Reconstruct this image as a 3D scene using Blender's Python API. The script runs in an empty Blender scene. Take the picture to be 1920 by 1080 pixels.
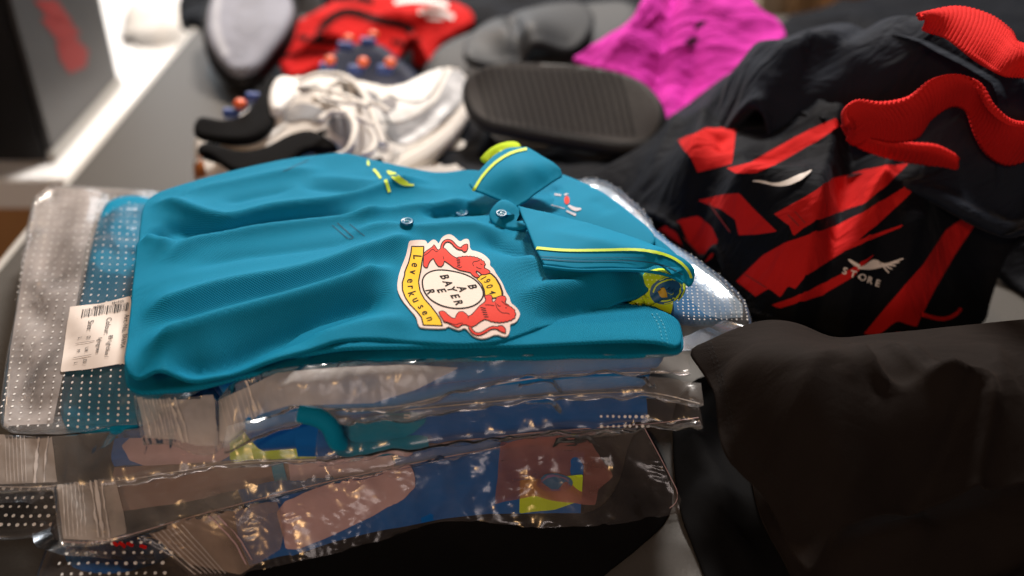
import bpy, bmesh, math, random
import numpy as np
from mathutils import Vector, noise as mnoise
from mathutils.bvhtree import BVHTree
from mathutils.geometry import delaunay_2d_cdt
random.seed(4); np.random.seed(4)
SC = bpy.context.scene
COL = SC.collection

# ------------------------------------------------------------------ camera
PITCH = math.radians(33.0); CZ = 0.44; FPX = 1867.0
cam_d = bpy.data.cameras.new('camera'); cam = bpy.data.objects.new('camera', cam_d); COL.objects.link(cam)
cam.location = (0, 0, CZ); cam.rotation_euler = (math.pi/2 - PITCH, 0, 0)
cam_d.sensor_width = 36; cam_d.lens = FPX/1920*36; cam_d.clip_start = .02; cam_d.clip_end = 60
cam_d.dof.use_dof = True; cam_d.dof.focus_distance = .60; cam_d.dof.aperture_fstop = 2.8
cam_d.dof.aperture_blades = 9
SC.camera = cam
# ------------------------------------------------------------------ world and lamps (indoor hall)
W = bpy.data.worlds.new('World'); SC.world = W; W.use_nodes = True
bgn = W.node_tree.nodes['Background']; bgn.inputs[0].default_value = (.62, .72, .9, 1); bgn.inputs[1].default_value = .035
def area(name, loc, target, sx, sy, power, color):
    l = bpy.data.lights.new(name, 'AREA'); l.shape = 'RECTANGLE'; l.size = sx; l.size_y = sy
    l.energy = power; l.color = color
    o = bpy.data.objects.new(name, l); COL.objects.link(o); o.location = loc
    o.rotation_euler = (Vector(target)-Vector(loc)).to_track_quat('-Z', 'Y').to_euler(); return o
KEY = area('ceiling_panel_light', (.25, 2.25, 2.1), (0, .5, .1), .45, .35, 112, (1, .92, .84))
WIN = area('window_light', (-1.6, 5.0, 1.9), (0, .9, 0), 3.4, 1.6, 100, (.88, .94, 1))
WARM = area('warm_spot_lamp', (-.55, -1.1, 1.25), (-.15, .45, .05), .09, .09, 8, (1, .58, .25))
WARM2 = area('warm_spot_lamp_far', (-.6, 2.3, 1.45), (-.1, .5, .05), .06, .06, 14, (1, .66, .38))
FRONT = area('rose_front_fill', (-.2, -1.3, .9), (0, .4, .05), 1.1, .35, 7.5, (1, .84, .79))  # added rose fill that brightens the stack's front, not a fixture of the hall
vs = SC.view_settings; vs.view_transform = 'Standard'; vs.look = 'None'; vs.exposure = 0; vs.gamma = 1
SC.cycles.transparent_max_bounces = 24
SC.cycles.max_bounces = 10

# ------------------------------------------------------------------ geometry helpers
cp, sp = math.cos(PITCH), math.sin(PITCH)
def ray(px, py):
    return np.array([px-960.0, cp*FPX + sp*(540.0-py), -sp*FPX + cp*(540.0-py)])
def P(px, py, z):
    d = ray(px, py); t = (z-CZ)/d[2]
    return np.array([d[0]*t, d[1]*t, z])
def toW(pts): return np.array([P(*p[:3]) for p in pts])
CAMP = Vector((0, 0, CZ))

def link_mesh(name, verts, faces, mat, parent=None, smooth=True):
    me = bpy.data.meshes.new(name)
    me.from_pydata([tuple(v) for v in verts], [], [tuple(f) for f in faces])
    if smooth: me.polygons.foreach_set('use_smooth', [True]*len(me.polygons))
    me.update()
    o = bpy.data.objects.new(name, me); COL.objects.link(o)
    if mat: me.materials.append(mat)
    if parent: o.parent = parent
    return o
def thing(name, label, cat, group=None):
    o = bpy.data.objects.new(name, None); COL.objects.link(o); o.empty_display_size = .02
    o['label'] = label; o['category'] = cat
    if group: o['group'] = group
    return o
def stuff(o): o['kind'] = 'stuff'; return o
def lab(o, s): o['label'] = s; return o

def chaikin(p, n=2, closed=True):
    p = np.asarray(p, float)
    for _ in range(n):
        if closed: q = np.roll(p, -1, 0)
        else: q = p[1:]; 
        a = p if closed else p[:-1]
        r = np.empty((2*len(a), p.shape[1])); r[0::2] = .75*a+.25*q; r[1::2] = .25*a+.75*q
        if not closed: r = np.vstack([p[:1], r, p[-1:]])
        p = r
    return p
def resample(p, step, closed=True):
    q = np.vstack([p, p[:1]]) if closed else p
    L = np.r_[0, np.cumsum(np.linalg.norm(np.diff(q[:, :2], axis=0), axis=1))]
    n = max(4, int(L[-1]/step)); s = np.linspace(0, L[-1], n, endpoint=not closed)
    return np.stack([np.interp(s, L, q[:, k]) for k in range(q.shape[1])], 1)
def inside(poly, pts):
    x, y = pts[:, 0], pts[:, 1]; c = np.zeros(len(pts), bool); n = len(poly)
    for i in range(n):
        x1, y1 = poly[i][:2]; x2, y2 = poly[(i+1) % n][:2]
        if y1 == y2: continue
        m = ((y1 > y) != (y2 > y)) & (x < (x2-x1)*(y-y1)/(y2-y1)+x1); c ^= m
    return c
def seg_dist(poly, pts, closed=True):
    """distance, signed side, arc parameter to a polyline"""
    n = len(poly); m = n if closed else n-1
    best = np.full(len(pts), 1e9); side = np.ones(len(pts)); arc = np.zeros(len(pts)); L = 0
    for i in range(m):
        a = poly[i][:2]; b = poly[(i+1) % n][:2]; d = b-a; l = np.hypot(*d)
        if l < 1e-9: continue
        r = pts[:, :2]-a; t = np.clip((r@d)/(l*l), 0, 1); q = r - t[:, None]*d
        dd = np.hypot(q[:, 0], q[:, 1]); cr = d[0]*r[:, 1]-d[1]*r[:, 0]
        k = dd < best; best[k] = dd[k]; side[k] = np.sign(cr[k]); arc[k] = L + t[k]*l; L += l
    return best, side, arc/max(L, 1e-9)
class RBF:
    def __init__(s, pts, z):
        s.c = pts[:, :2].copy(); n = len(pts); s.m = s.c.mean(0)
        K = s.phi(s.c, s.c) + np.eye(n)*1e-5; Q = np.c_[np.ones(n), s.c-s.m]
        A = np.block([[K, Q], [Q.T, np.zeros((3, 3))]])
        s.w = np.linalg.lstsq(A, np.r_[z, 0, 0, 0], rcond=None)[0]
    @staticmethod
    def phi(a, b):
        r2 = ((a[:, None]-b[None])**2).sum(2)*100 + 1e-12
        return .5*r2*np.log(r2)
    def __call__(s, p):
        p = np.atleast_2d(p)[:, :2]; out = np.empty(len(p))
        for i in range(0, len(p), 4000):
            q = p[i:i+4000]; out[i:i+4000] = s.phi(q, s.c)@s.w[:-3] + np.c_[np.ones(len(q)), q-s.m]@s.w[-3:]
        return out
FK, FW, EPS = 1.05, .80, .0022
BV = {}
def reg(o):
    me = o.data
    BV[o.name] = BVHTree.FromPolygons([v.co.copy() for v in me.vertices], [tuple(p.vertices) for p in me.polygons])
    return o
def fold_field(xy, folds, zfun, z0):
    dz = np.zeros(len(xy))
    for f in folds:
        line, amp, w1, w2 = f[:4]; tp = f[4] if len(f) > 4 else .25
        wl = []
        for (a, b) in [q[:2] for q in line]:
            z = z0
            for _ in range(4): p = P(a, b, z); z = float(zfun(p[None])[0])
            wl.append(P(a, b, z))
        wl = chaikin(np.array(wl), 2, False)
        d, s, t = seg_dist(wl, xy, False)
        w = np.where(s > 0, w1, w2)
        e = np.clip(np.minimum(t, 1-t)/tp, 0, 1); e = e*e*(3-2*e)
        dz += FK*amp*e*np.exp(-(np.sqrt(d*d+EPS*EPS)-EPS)/(w*FW))
    return dz
def nz(xy, amp, sc, ang=0., st=1., seed=0.):
    c, s = math.cos(ang), math.sin(ang)
    return np.array([amp*(1-2*abs(mnoise.noise(((c*x+s*y)*sc/st, (-s*x+c*y)*sc, seed)))) for x, y in xy[:, :2]])
def buckle(V, F, fixed, ex=.03, ang=0., iters=120, bend=.12, grav=0., floor=.004, iso=.15, seed=1, kick=.0006, wl=45., seedamp=.004, sm=3):
    """let a cloth that is slightly too large for its outline buckle into creases"""
    E = set()
    for f in F:
        for i in range(len(f)):
            a, b = f[i-1], f[i]; E.add((a, b) if a < b else (b, a))
    E = np.array(sorted(E)); i, j = E[:, 0], E[:, 1]; n = len(V)
    d = V[j]-V[i]; L = np.linalg.norm(d, axis=1)+1e-9
    u = np.array([math.cos(ang), math.sin(ang)]); c2 = (d[:, :2]@u/L)**2
    # patches of more and less excess, so creases come in bunches
    mid = (V[i]+V[j])/2; dens = np.array([.55+.9*mnoise.noise((p[0]*14+seed, p[1]*14, seed)) for p in mid[:, :3]]); dens = np.clip(dens, .05, 1.3)
    rest = L*(1+ex*dens*(iso+(1-iso)*c2))
    deg = np.bincount(np.r_[i, j], minlength=n).astype(float); mv = np.ones(n); mv[list(fixed)] = 0
    X = V.copy(); z0 = V[:, 2].copy(); rs = np.random.RandomState(seed)
    X[:, 2] += mv*rs.normal(0, kick*.3, n)
    e = np.array([mnoise.noise(((p[0]*u[0]+p[1]*u[1])*wl+1.5*mnoise.noise((p[0]*9, p[1]*9, seed)), (-p[0]*u[1]+p[1]*u[0])*wl*.28, seed*3.7)) for p in V]); X[:, 2] += mv*e*seedamp
    def acc(w): return np.stack([np.bincount(j, -w[:, k], n)+np.bincount(i, w[:, k], n) for k in range(3)], 1)
    prev = X.copy()
    for it in range(iters):
        v = (X-prev)*.92; prev = X.copy(); X = X+v*mv[:, None]; X[:, 2] -= grav*mv
        for _ in range(2):
            dd = X[j]-X[i]; l = np.linalg.norm(dd, axis=1)+1e-12
            X = X+acc(dd*((l-rest)/l*.5)[:, None])/deg[:, None]*1.5*mv[:, None]
        D = X-V; m = np.stack([np.bincount(i, D[j, k], n)+np.bincount(j, D[i, k], n) for k in range(3)], 1)/deg[:, None]-D
        m2 = np.stack([np.bincount(i, m[j, k], n)+np.bincount(j, m[i, k], n) for k in range(3)], 1)/deg[:, None]-m
        X = X-bend*m2*mv[:, None]
        X[:, 2] = np.maximum(X[:, 2], z0-floor)
    m = np.stack([np.bincount(i, X[j, k], n)+np.bincount(j, X[i, k], n) for k in range(3)], 1)/deg[:, None]
    for _ in range(sm*2):
        D = X-V; m = np.stack([np.bincount(i, D[j, k], n)+np.bincount(j, D[i, k], n) for k in range(3)], 1)/deg[:, None]; X = np.where(mv[:, None] > 0, V+.5*D+.5*m, X)
    return X
def sheet(name, outl, mat, parent=None, ctrl=(), folds=(), thick=.01, res=.004, wr=(), soft=2, inset=.8, inward=.015, drop=None, bk=None, inlays=()):
    """cloth-like solid: free outline, height field, rolled rim"""
    w = toW(outl); base = RBF(np.vstack([w, toW(ctrl)]) if len(ctrl) else w, np.r_[w[:, 2], [c[2] for c in ctrl]])
    b = resample(chaikin(w, soft) if soft else w, res)
    area2 = np.sum(b[:, 0]*np.roll(b[:, 1], -1)-np.roll(b[:, 0], -1)*b[:, 1])
    if area2 < 0: b = b[::-1]
    r = thick/2
    def normals(q):
        t = np.roll(q, -1, 0)[:, :2]-np.roll(q, 1, 0)[:, :2]; t /= np.linalg.norm(t, axis=1)[:, None]+1e-9
        n = np.c_[t[:, 1], -t[:, 0]]
        for _ in range(2): n = n + np.roll(n, 1, 0)+np.roll(n, -1, 0)
        return n/(np.linalg.norm(n, axis=1)[:, None]+1e-9)
    if inset > 0:
        b[:, :2] -= normals(b)*r*inset
    xy = b[:, :2]
    mn, mx = xy.min(0), xy.max(0)
    gx, gy = np.meshgrid(np.arange(mn[0], mx[0], res), np.arange(mn[1], mx[1], res)); gx = gx + (np.arange(gx.shape[0]) % 2)[:, None]*res*.5
    g = np.c_[gx.ravel(), gy.ravel()]; g = g + np.random.uniform(-.12, .12, g.shape)*res
    g = g[inside(xy, g)]; d, _, _ = seg_dist(xy, g); g = g[d > res*.6]
    allp = np.vstack([xy, g]); nb = len(xy)
    ce = []; wps = []
    zf = lambda q: base(q)+fold_field(q[:, :2], folds, base, float(w[:, 2].mean()))
    if inlays:
        ax = np.arange(mn[0], mx[0], res*.8); ay = np.arange(mn[1], mx[1], res*.8); ggx, ggy = np.meshgrid(ax, ay); gg = np.c_[ggx.ravel(), ggy.ravel()]
        gz = zf(gg); nx_ = len(ax); pb = BVHTree.FromPolygons([Vector((a, b_, c)) for (a, b_), c in zip(gg, gz)], [(i*nx_+j, i*nx_+j+1, (i+1)*nx_+j+1, (i+1)*nx_+j) for i in range(len(ay)-1) for j in range(nx_-1)])
    for nm_, pp, mt_ in inlays:
        pp = resample(np.array(pp, float), 6); q3 = np.array([P(a, b_, float(w[:, 2].mean())) for a, b_ in pp])
        hs = [cast([pb], a, b_) for a, b_ in pp]; q3 = np.array([tuple(h_[0]) for h_ in hs if h_ is not None])
        q3 = q3[np.linalg.norm(q3[:, :2]-np.roll(q3[:, :2], 1, 0), axis=1) > 1e-4]
        wps.append(q3); s0 = len(allp); k = len(q3)
        dd, _, _ = seg_dist(q3, allp[nb:]); keep = np.r_[np.ones(nb, bool), dd > res*.45]
        if ce: keep[nb:][[i for i in range(len(keep)-nb) if nb+i in cset]] = True
        old = np.cumsum(keep)-1; allp = allp[keep]; ce = [(int(old[a]), int(old[b_])) for a, b_ in ce]; s0 = len(allp)
        allp = np.vstack([allp, q3[:, :2]]); ce += [(s0+i, s0+(i+1) % k) for i in range(k)]; cset = {i for e_ in ce for i in e_}
    vs_, _, fs, ov, _, _ = delaunay_2d_cdt([Vector(p) for p in allp], ce, [list(range(nb))], 1, 1e-7)
    v2 = np.array([[v.x, v.y] for v in vs_]); mp = {}
    for i, o in enumerate(ov):
        for k in o: mp[k] = i
    z = base(v2)
    zo = z.copy()
    z = z + fold_field(v2, folds, base, float(w[:, 2].mean()))
    for k in wr: z = z + nz(v2, *k)
    V = np.c_[v2, z]; F = [list(f) for f in fs]
    # orient up
    f0 = F[len(F)//2]; a, b_, c_ = V[f0[0]], V[f0[1]], V[f0[2]]
    if np.cross(b_-a, c_-a)[2] < 0: F = [f[::-1] for f in F]
    loop = [mp[i] for i in range(nb) if i in mp]
    if bk: V = buckle(V, F, loop, **bk)
    pieces = []
    for (nm_, pp, mt_), q3 in zip(inlays, wps):
        cen = np.array([np.mean([v2[i] for i in f], axis=0) for f in F]); ins = inside(q3, cen)
        sub = [f for f, k in zip(F, ins) if k]; F = [f for f, k in zip(F, ins) if not k]; pieces.append((nm_, sub, mt_))
    B = V[loop]; n = normals(B); prev = loop; K = 5
    VV = [V]; cnt = len(V)
    rings = []
    for k in range(1, K+1):
        a = math.pi*k/K; rings.append((r*math.sin(a), -r*(1-math.cos(a))))
    if drop:
        rings = rings[:3] + [(r*.95, -drop)]
    if inward: rings.append((-inward, rings[-1][1]))
    for off, dz in rings:
        R = np.c_[B[:, :2]+n*off, B[:, 2]+dz]; VV.append(R); cur = list(range(cnt, cnt+len(R))); cnt += len(R)
        m = len(loop)
        for i in range(m):
            j = (i+1) % m; F.append([prev[i], cur[i], cur[j], prev[j]])
        prev = cur
    o = link_mesh(name, np.vstack(VV), F, mat, parent); reg(o)
    for nm_, sub, mt_ in pieces:
        used = sorted({i for f in sub for i in f}); rm = {k: i for i, k in enumerate(used)}
        if used: link_mesh(nm_, V[used], [[rm[i] for i in f] for f in sub], mt_, parent)
    if pieces: BV[o.name] = BVHTree.FromPolygons([Vector(q) for q in V], [list(f) for f in fs])
    return o
def catmull(P_, t):
    n = len(P_); i = np.clip(np.floor(t).astype(int), 0, n-2); u = (t-i)[:, None]
    def g(k): return P_[np.clip(k, 0, n-1)]
    p0, p1, p2, p3 = g(i-1), g(i), g(i+1), g(i+2)
    s = P_.reshape(n, -1)
    return .5*((2*p1)+(-p0+p2)*u+(2*p0-5*p1+4*p2-p3)*u*u+(-p0+3*p1-3*p2+p3)*u**3)
def patch(name, rows, mat, parent=None, nu=60, nv=24, wr=(), thick=0, world=False, bk=None, shift=(0, 0, 0)):
    """smooth surface through a grid of points (rows top to bottom)"""
    G = np.array([[np.array(c) if world else P(*c) for c in r] for r in rows], float)+np.array(shift)
    nr, nc = G.shape[:2]
    tu = np.linspace(0, nc-1, nu); tv = np.linspace(0, nr-1, nv)
    A = np.stack([catmull(G[i], tu) for i in range(nr)])           # nr,nu,3
    S = catmull(A.reshape(nr, -1), tv).reshape(nv, nu, 3)
    V = S.reshape(-1, 3)
    du = np.gradient(S, axis=1); dv = np.gradient(S, axis=0); N = np.cross(dv, du); N /= np.linalg.norm(N, axis=2)[..., None]+1e-12
    N = N.reshape(-1, 3)
    tc = np.array([0, 0, CZ])-V; N *= np.sign((N*tc).sum(1))[:, None]
    for (amp, sc, seed) in wr:
        d = np.array([amp*(1-2.2*abs(mnoise.noise((x*sc, y*sc, z*sc+seed)))) for x, y, z in V]); V = V+N*d[:, None]
    F = [[i*nu+j, i*nu+j+1, (i+1)*nu+j+1, (i+1)*nu+j] for i in range(nv-1) for j in range(nu-1)]
    if bk:
        fx = [k for k in range(nu*nv) if k % nu in (0, nu-1) or k//nu in (0, nv-1)]; V = buckle(V, F, fx, **bk)
    o = link_mesh(name, V, F, mat, parent); reg(o)
    if thick:
        m = o.modifiers.new('solid', 'SOLIDIFY'); m.thickness = thick; m.offset = 0
    return o
def cast(bvhs, px, py):
    d = Vector(ray(px, py)).normalized(); best = None
    for b in bvhs:
        h = b.ray_cast(CAMP, d)
        if h[0] is not None and (best is None or h[3] < best[3]): best = h
    if best is None: return None
    n = best[1]
    if n.dot(d) > 0: n = -n
    return best[0], n
def decal(name, polys, target, mat, parent=None, off=.0003, step=5, skirt=0, soft=0, jump=.02):
    """flat print, stripe or patch laid on a surface"""
    tg = target if isinstance(target, (list, tuple)) else [target]
    bv = [BV[t.name] for t in tg]; V = []; F = []
    for poly in polys:
        q = np.array([p[:2] for p in poly], float)
        if soft: q = chaikin(q, soft)
        q = resample(q, step); mn, mx = q.min(0), q.max(0)
        gx, gy = np.meshgrid(np.arange(mn[0]+step/2, mx[0], step), np.arange(mn[1]+step/2, mx[1], step)); g = np.c_[gx.ravel(), gy.ravel()]
        if len(g):
            g = g[inside(q, g)]
        if len(g):
            d, _, _ = seg_dist(q, g); g = g[d > step*.5]
        allp = np.vstack([q, g]) if len(g) else q
        vs_, _, fs, ov, _, _ = delaunay_2d_cdt([Vector(p) for p in allp], [], [list(range(len(q)))], 1, 1e-6)
        mp = {}
        for i, o_ in enumerate(ov):
            for k in o_: mp[k] = i
        idx = []; base = len(V); pos = []
        for v in vs_:
            h = cast(bv, v.x, v.y)
            if h is None: pos.append(None); V.append((0, 0, 0)); continue
            p = h[0]+h[1]*off; pos.append((p, h[1])); V.append(tuple(p))
        for f in fs:
            ok = all(pos[i] is not None for i in f)
            if ok:
                L = max((pos[f[i]][0]-pos[f[i-1]][0]).length for i in range(len(f)))
                if L < jump+step*.0012: F.append([base+i for i in f][::-1])
        if skirt:
            lp = [mp[i] for i in range(len(q)) if i in mp]
            if all(pos[i] is not None for i in lp):
                s = len(V); 
                for i in lp: V.append(tuple(pos[i][0]-pos[i][1]*skirt))
                m = len(lp)
                for i in range(m):
                    j = (i+1) % m; F.append([base+lp[i], base+lp[j], s+j, s+i])
    if not F: print('EMPTY DECAL', name); return None
    used = sorted({i for f in F for i in f}); rm = {k: i for i, k in enumerate(used)}
    return reg(link_mesh(name, [V[k] for k in used], [[rm[i] for i in f] for f in F], mat, parent, smooth=not skirt))
def stroke(pts, w, n=2, closed=False):
    p = chaikin(np.array(pts, float)[:, :2], n, closed)
    t = np.gradient(p, axis=0); t /= np.linalg.norm(t, axis=1)[:, None]+1e-9; nn = np.c_[-t[:, 1], t[:, 0]]
    return np.vstack([p+nn*w/2, (p-nn*w/2)[::-1]]).tolist()
def taper(pts, ws, n=2):
    p = chaikin(np.c_[np.array(pts, float), np.array(ws, float)], n, False)
    t = np.gradient(p[:, :2], axis=0); t /= np.linalg.norm(t, axis=1)[:, None]+1e-9; nn = np.c_[-t[:, 1], t[:, 0]]
    return np.vstack([p[:, :2]+nn*p[:, 2:3]/2, (p[:, :2]-nn*p[:, 2:3]/2)[::-1]]).tolist()
def dashes(pts, w, on, gap):
    p = resample(chaikin(np.array(pts, float)[:, :2], 2, False), 1.0, False); out = []; i = 0
    while i+on < len(p): out.append(stroke(p[i:i+int(on)+1], w, 0)); i += int(on+gap)
    return out
def ell(cx, cy, a, b, ang=0, n=40, a0=0, a1=360):
    c, s = math.cos(math.radians(ang)), math.sin(math.radians(ang)); o = []
    for k in range(n):
        t = math.radians(a0+(a1-a0)*k/n); x, y = a*math.cos(t), b*math.sin(t); o.append((cx+c*x-s*y, cy+s*x+c*y))
    return o
_tx = {}
def glyph(txt, bold=0.0):
    key = (txt, bold)
    if key not in _tx:
        cu = bpy.data.curves.new('t', 'FONT'); cu.body = txt; cu.resolution_u = 3; cu.offset = bold; cu.align_x = 'LEFT'
        ob = bpy.data.objects.new('t', cu); COL.objects.link(ob); bpy.context.view_layer.update()
        me = bpy.data.meshes.new_from_object(ob.evaluated_get(bpy.context.evaluated_depsgraph_get()))
        bm = bmesh.new(); bm.from_mesh(me); bmesh.ops.triangulate(bm, faces=bm.faces)
        _tx[key] = ([tuple(v.co[:2]) for v in bm.verts], [[v.index for v in f.verts] for f in bm.faces]); bm.free()
        bpy.data.objects.remove(ob); bpy.data.curves.remove(cu); bpy.data.meshes.remove(me)
    return _tx[key]
def lettering(name, items, target, mat, parent, off=.0004, center=True):
    """items: (text, centre px, right vector, up vector[, bold]) printed on a surface"""
    tg = target if isinstance(target, (list, tuple)) else [target]
    bv = [BV[t.name] for t in tg]; V = []; F = []
    for it in items:
        txt, c, r, u = it[:4]; vv, ff = glyph(txt, it[4] if len(it) > 4 else 0)
        a = np.array(vv); mid = (a.min(0)+a.max(0))/2 if center else np.array([0, 0]); base = len(V); ok = []
        for x, y in a-mid:
            h = cast(bv, c[0]+x*r[0]+y*u[0], c[1]+x*r[1]+y*u[1])
            if h is None: ok.append(0); V.append((0, 0, 0))
            else: ok.append(1); V.append(tuple(h[0]+h[1]*off))
        for f in ff:
            if all(ok[i] for i in f): F.append([base+i for i in f])
    return link_mesh(name, V, F, mat, parent, smooth=False)
def tube(name, pts, rad, mat, parent=None, ns=10, flat=1., world=False, closed=False):
    p = np.array(pts, float) if world else toW(pts); p = chaikin(p, 3, closed)
    V = []; F = []; n = len(p)
    T = (np.roll(p, -1, 0)-np.roll(p, 1, 0)) if closed else np.gradient(p, axis=0)
    for i in range(n):
        t = Vector(T[i]).normalized(); up = Vector((0, 0, 1)); s = t.cross(up)
        if s.length < 1e-3: s = Vector((1, 0, 0))
        s.normalize(); u = s.cross(t)
        for k in range(ns):
            a = 2*math.pi*k/ns; V.append(tuple(Vector(p[i])+s*(rad*math.cos(a))+u*(rad*flat*math.sin(a))))
    for i in range(n if closed else n-1):
        j = (i+1) % n
        for k in range(ns): F.append([i*ns+k, i*ns+(k+1) % ns, j*ns+(k+1) % ns, j*ns+k])
    if not closed: F.append(list(range(ns))[::-1]); F.append(list(range((n-1)*ns, n*ns)))
    return link_mesh(name, V, F, mat, parent)
def dots(name, quad, nu, nv, rad, target, mat, parent, off=.0005, stagger=False, skip=0., inpoly=None):
    tg = target if isinstance(target, (list, tuple)) else [target]
    bv = [BV[t.name] for t in tg]; q = np.array(quad, float); V = []; F = []
    for i in range(nu):
        for j in range(nv):
            if random.random() < skip: continue
            u = (i+(.5 if stagger and j % 2 else 0))/max(1, nu-1); v = j/max(1, nv-1)
            p = (1-v)*((1-u)*q[0]+u*q[1])+v*((1-u)*q[3]+u*q[2])
            if inpoly is not None and not inside(np.array(inpoly), p[None])[0]: continue
            h = cast(bv, p[0]+random.uniform(-.8, .8), p[1]+random.uniform(-.8, .8))
            if h is None: continue
            c, n = h; a = n.orthogonal().normalized(); b = n.cross(a); s = len(V); rr = rad*random.uniform(.8, 1.15)
            V.append(tuple(c+n*(off+rr*.25)))
            for k in range(8):
                t = k*math.pi/4; V.append(tuple(c+n*off+a*rr*math.cos(t)+b*rr*math.sin(t)))
            for k in range(8): F.append([s, s+1+k, s+1+(k+1) % 8])
    return stuff(link_mesh(name, V, F, mat, parent))
def box(name, lo, hi, mat, parent=None, bev=.004, rotz=0, pivot=None):
    bm = bmesh.new(); bmesh.ops.create_cube(bm, size=1)
    for v in bm.verts: v.co = Vector([lo[k]+(v.co[k]+.5)*(hi[k]-lo[k]) for k in range(3)])
    if bev: bmesh.ops.bevel(bm, geom=bm.edges, offset=bev, segments=2, affect='EDGES')
    me = bpy.data.meshes.new(name); bm.to_mesh(me); bm.free(); o = bpy.data.objects.new(name, me); COL.objects.link(o)
    me.materials.append(mat)
    if parent: o.parent = parent
    return reg(o)

# ------------------------------------------------------------------ materials
def newmat(name):
    m = bpy.data.materials.new(name); m.use_nodes = True; nt = m.node_tree; return m, nt, nt.nodes['Principled BSDF']
def N(nt, t, **k):
    n = nt.nodes.new(t)
    for a, b in k.items(): setattr(n, a, b)
    return n
def cloth(name, col, rough=.85, sheen=.25, weave=900, wstr=.25, var=.12, crumple=.0, tint=None, spec=.25, pique=False):
    m, nt, b = newmat(name); L = nt.links.new
    tc = N(nt, 'ShaderNodeTexCoord')
    n1 = N(nt, 'ShaderNodeTexNoise'); n1.inputs['Scale'].default_value = 30; n1.inputs['Detail'].default_value = 6; L(tc.outputs['Object'], n1.inputs['Vector'])
    mx = N(nt, 'ShaderNodeMix', data_type='RGBA'); c = Vector(col)
    mx.inputs['A'].default_value = (*(c*(1-var)), 1); mx.inputs['B'].default_value = (*(c*(1+var)), 1)
    L(n1.outputs['Fac'], mx.inputs['Factor'])
    if pique:
        mpp = N(nt, 'ShaderNodeMapping'); mpp.inputs['Rotation'].default_value = (0, 0, .35); L(tc.outputs['Object'], mpp.inputs['Vector'])
        v = N(nt, 'ShaderNodeTexVoronoi', feature='F1'); v.voronoi_dimensions = '2D'; v.inputs['Scale'].default_value = weave; v.inputs['Randomness'].default_value = .12; L(mpp.outputs[0], v.inputs['Vector'])
        h = N(nt, 'ShaderNodeMapRange'); h.inputs['From Min'].default_value = .05; h.inputs['From Max'].default_value = .55; L(v.outputs['Distance'], h.inputs['Value']); hv = h.outputs['Result']
        m2 = N(nt, 'ShaderNodeMix', data_type='RGBA', blend_type='MULTIPLY'); m2.inputs['Factor'].default_value = 1
        rr = N(nt, 'ShaderNodeMapRange'); rr.inputs['To Min'].default_value = .62; rr.inputs['To Max'].default_value = 1.12; L(hv, rr.inputs['Value'])
        cc = N(nt, 'ShaderNodeCombineColor'); [L(rr.outputs['Result'], cc.inputs[i]) for i in range(3)]
        L(mx.outputs['Result'], m2.inputs['A']); L(cc.outputs[0], m2.inputs['B']); L(m2.outputs['Result'], b.inputs['Base Color'])
    else:
        w = N(nt, 'ShaderNodeTexNoise'); w.inputs['Scale'].default_value = weave; w.inputs['Detail'].default_value = 3; L(tc.outputs['Object'], w.inputs['Vector']); hv = w.outputs['Fac']
        L(mx.outputs['Result'], b.inputs['Base Color'])
    bp = N(nt, 'ShaderNodeBump'); bp.inputs['Strength'].default_value = wstr; bp.inputs['Distance'].default_value = .0006; L(hv, bp.inputs['Height'])
    if crumple:
        n2 = N(nt, 'ShaderNodeTexNoise'); n2.inputs['Scale'].default_value = 22; n2.inputs['Detail'].default_value = 3; n2.inputs['Distortion'].default_value = .6
        mp2 = N(nt, 'ShaderNodeMapping'); mp2.inputs['Scale'].default_value = (1, 2.2, 1); mp2.inputs['Rotation'].default_value = (0, 0, .5); L(tc.outputs['Object'], mp2.inputs['Vector']); L(mp2.outputs[0], n2.inputs['Vector'])
        b2 = N(nt, 'ShaderNodeBump'); b2.inputs['Strength'].default_value = crumple; b2.inputs['Distance'].default_value = .014; L(n2.outputs['Fac'], b2.inputs['Height']); L(bp.outputs[0], b2.inputs['Normal']); L(b2.outputs[0], b.inputs['Normal'])
    else: L(bp.outputs[0], b.inputs['Normal'])
    b.inputs['Roughness'].default_value = rough; b.inputs['Sheen Weight'].default_value = sheen; b.inputs['Sheen Roughness'].default_value = .4
    if tint: b.inputs['Sheen Tint'].default_value = (*tint, 1)
    b.inputs['Specular IOR Level'].default_value = spec
    return m
def plain(name, col, rough=.5, metal=0, spec=.5, bump=0, bs=300, var=.05, coat=0):
    m, nt, b = newmat(name); L = nt.links.new; tc = N(nt, 'ShaderNodeTexCoord')
    n1 = N(nt, 'ShaderNodeTexNoise'); n1.inputs['Scale'].default_value = bs; n1.inputs['Detail'].default_value = 5; L(tc.outputs['Object'], n1.inputs['Vector'])
    mx = N(nt, 'ShaderNodeMix', data_type='RGBA'); c = Vector(col); mx.inputs['A'].default_value = (*(c*(1-var)), 1); mx.inputs['B'].default_value = (*(c*(1+var)), 1)
    L(n1.outputs['Fac'], mx.inputs['Factor']); L(mx.outputs['Result'], b.inputs['Base Color'])
    if bump:
        bp = N(nt, 'ShaderNodeBump'); bp.inputs['Strength'].default_value = bump; bp.inputs['Distance'].default_value = .0008; L(n1.outputs['Fac'], bp.inputs['Height']); L(bp.outputs[0], b.inputs['Normal'])
    b.inputs['Roughness'].default_value = rough; b.inputs['Metallic'].default_value = metal; b.inputs['Specular IOR Level'].default_value = spec; b.inputs['Coat Weight'].default_value = coat
    return m
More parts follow.
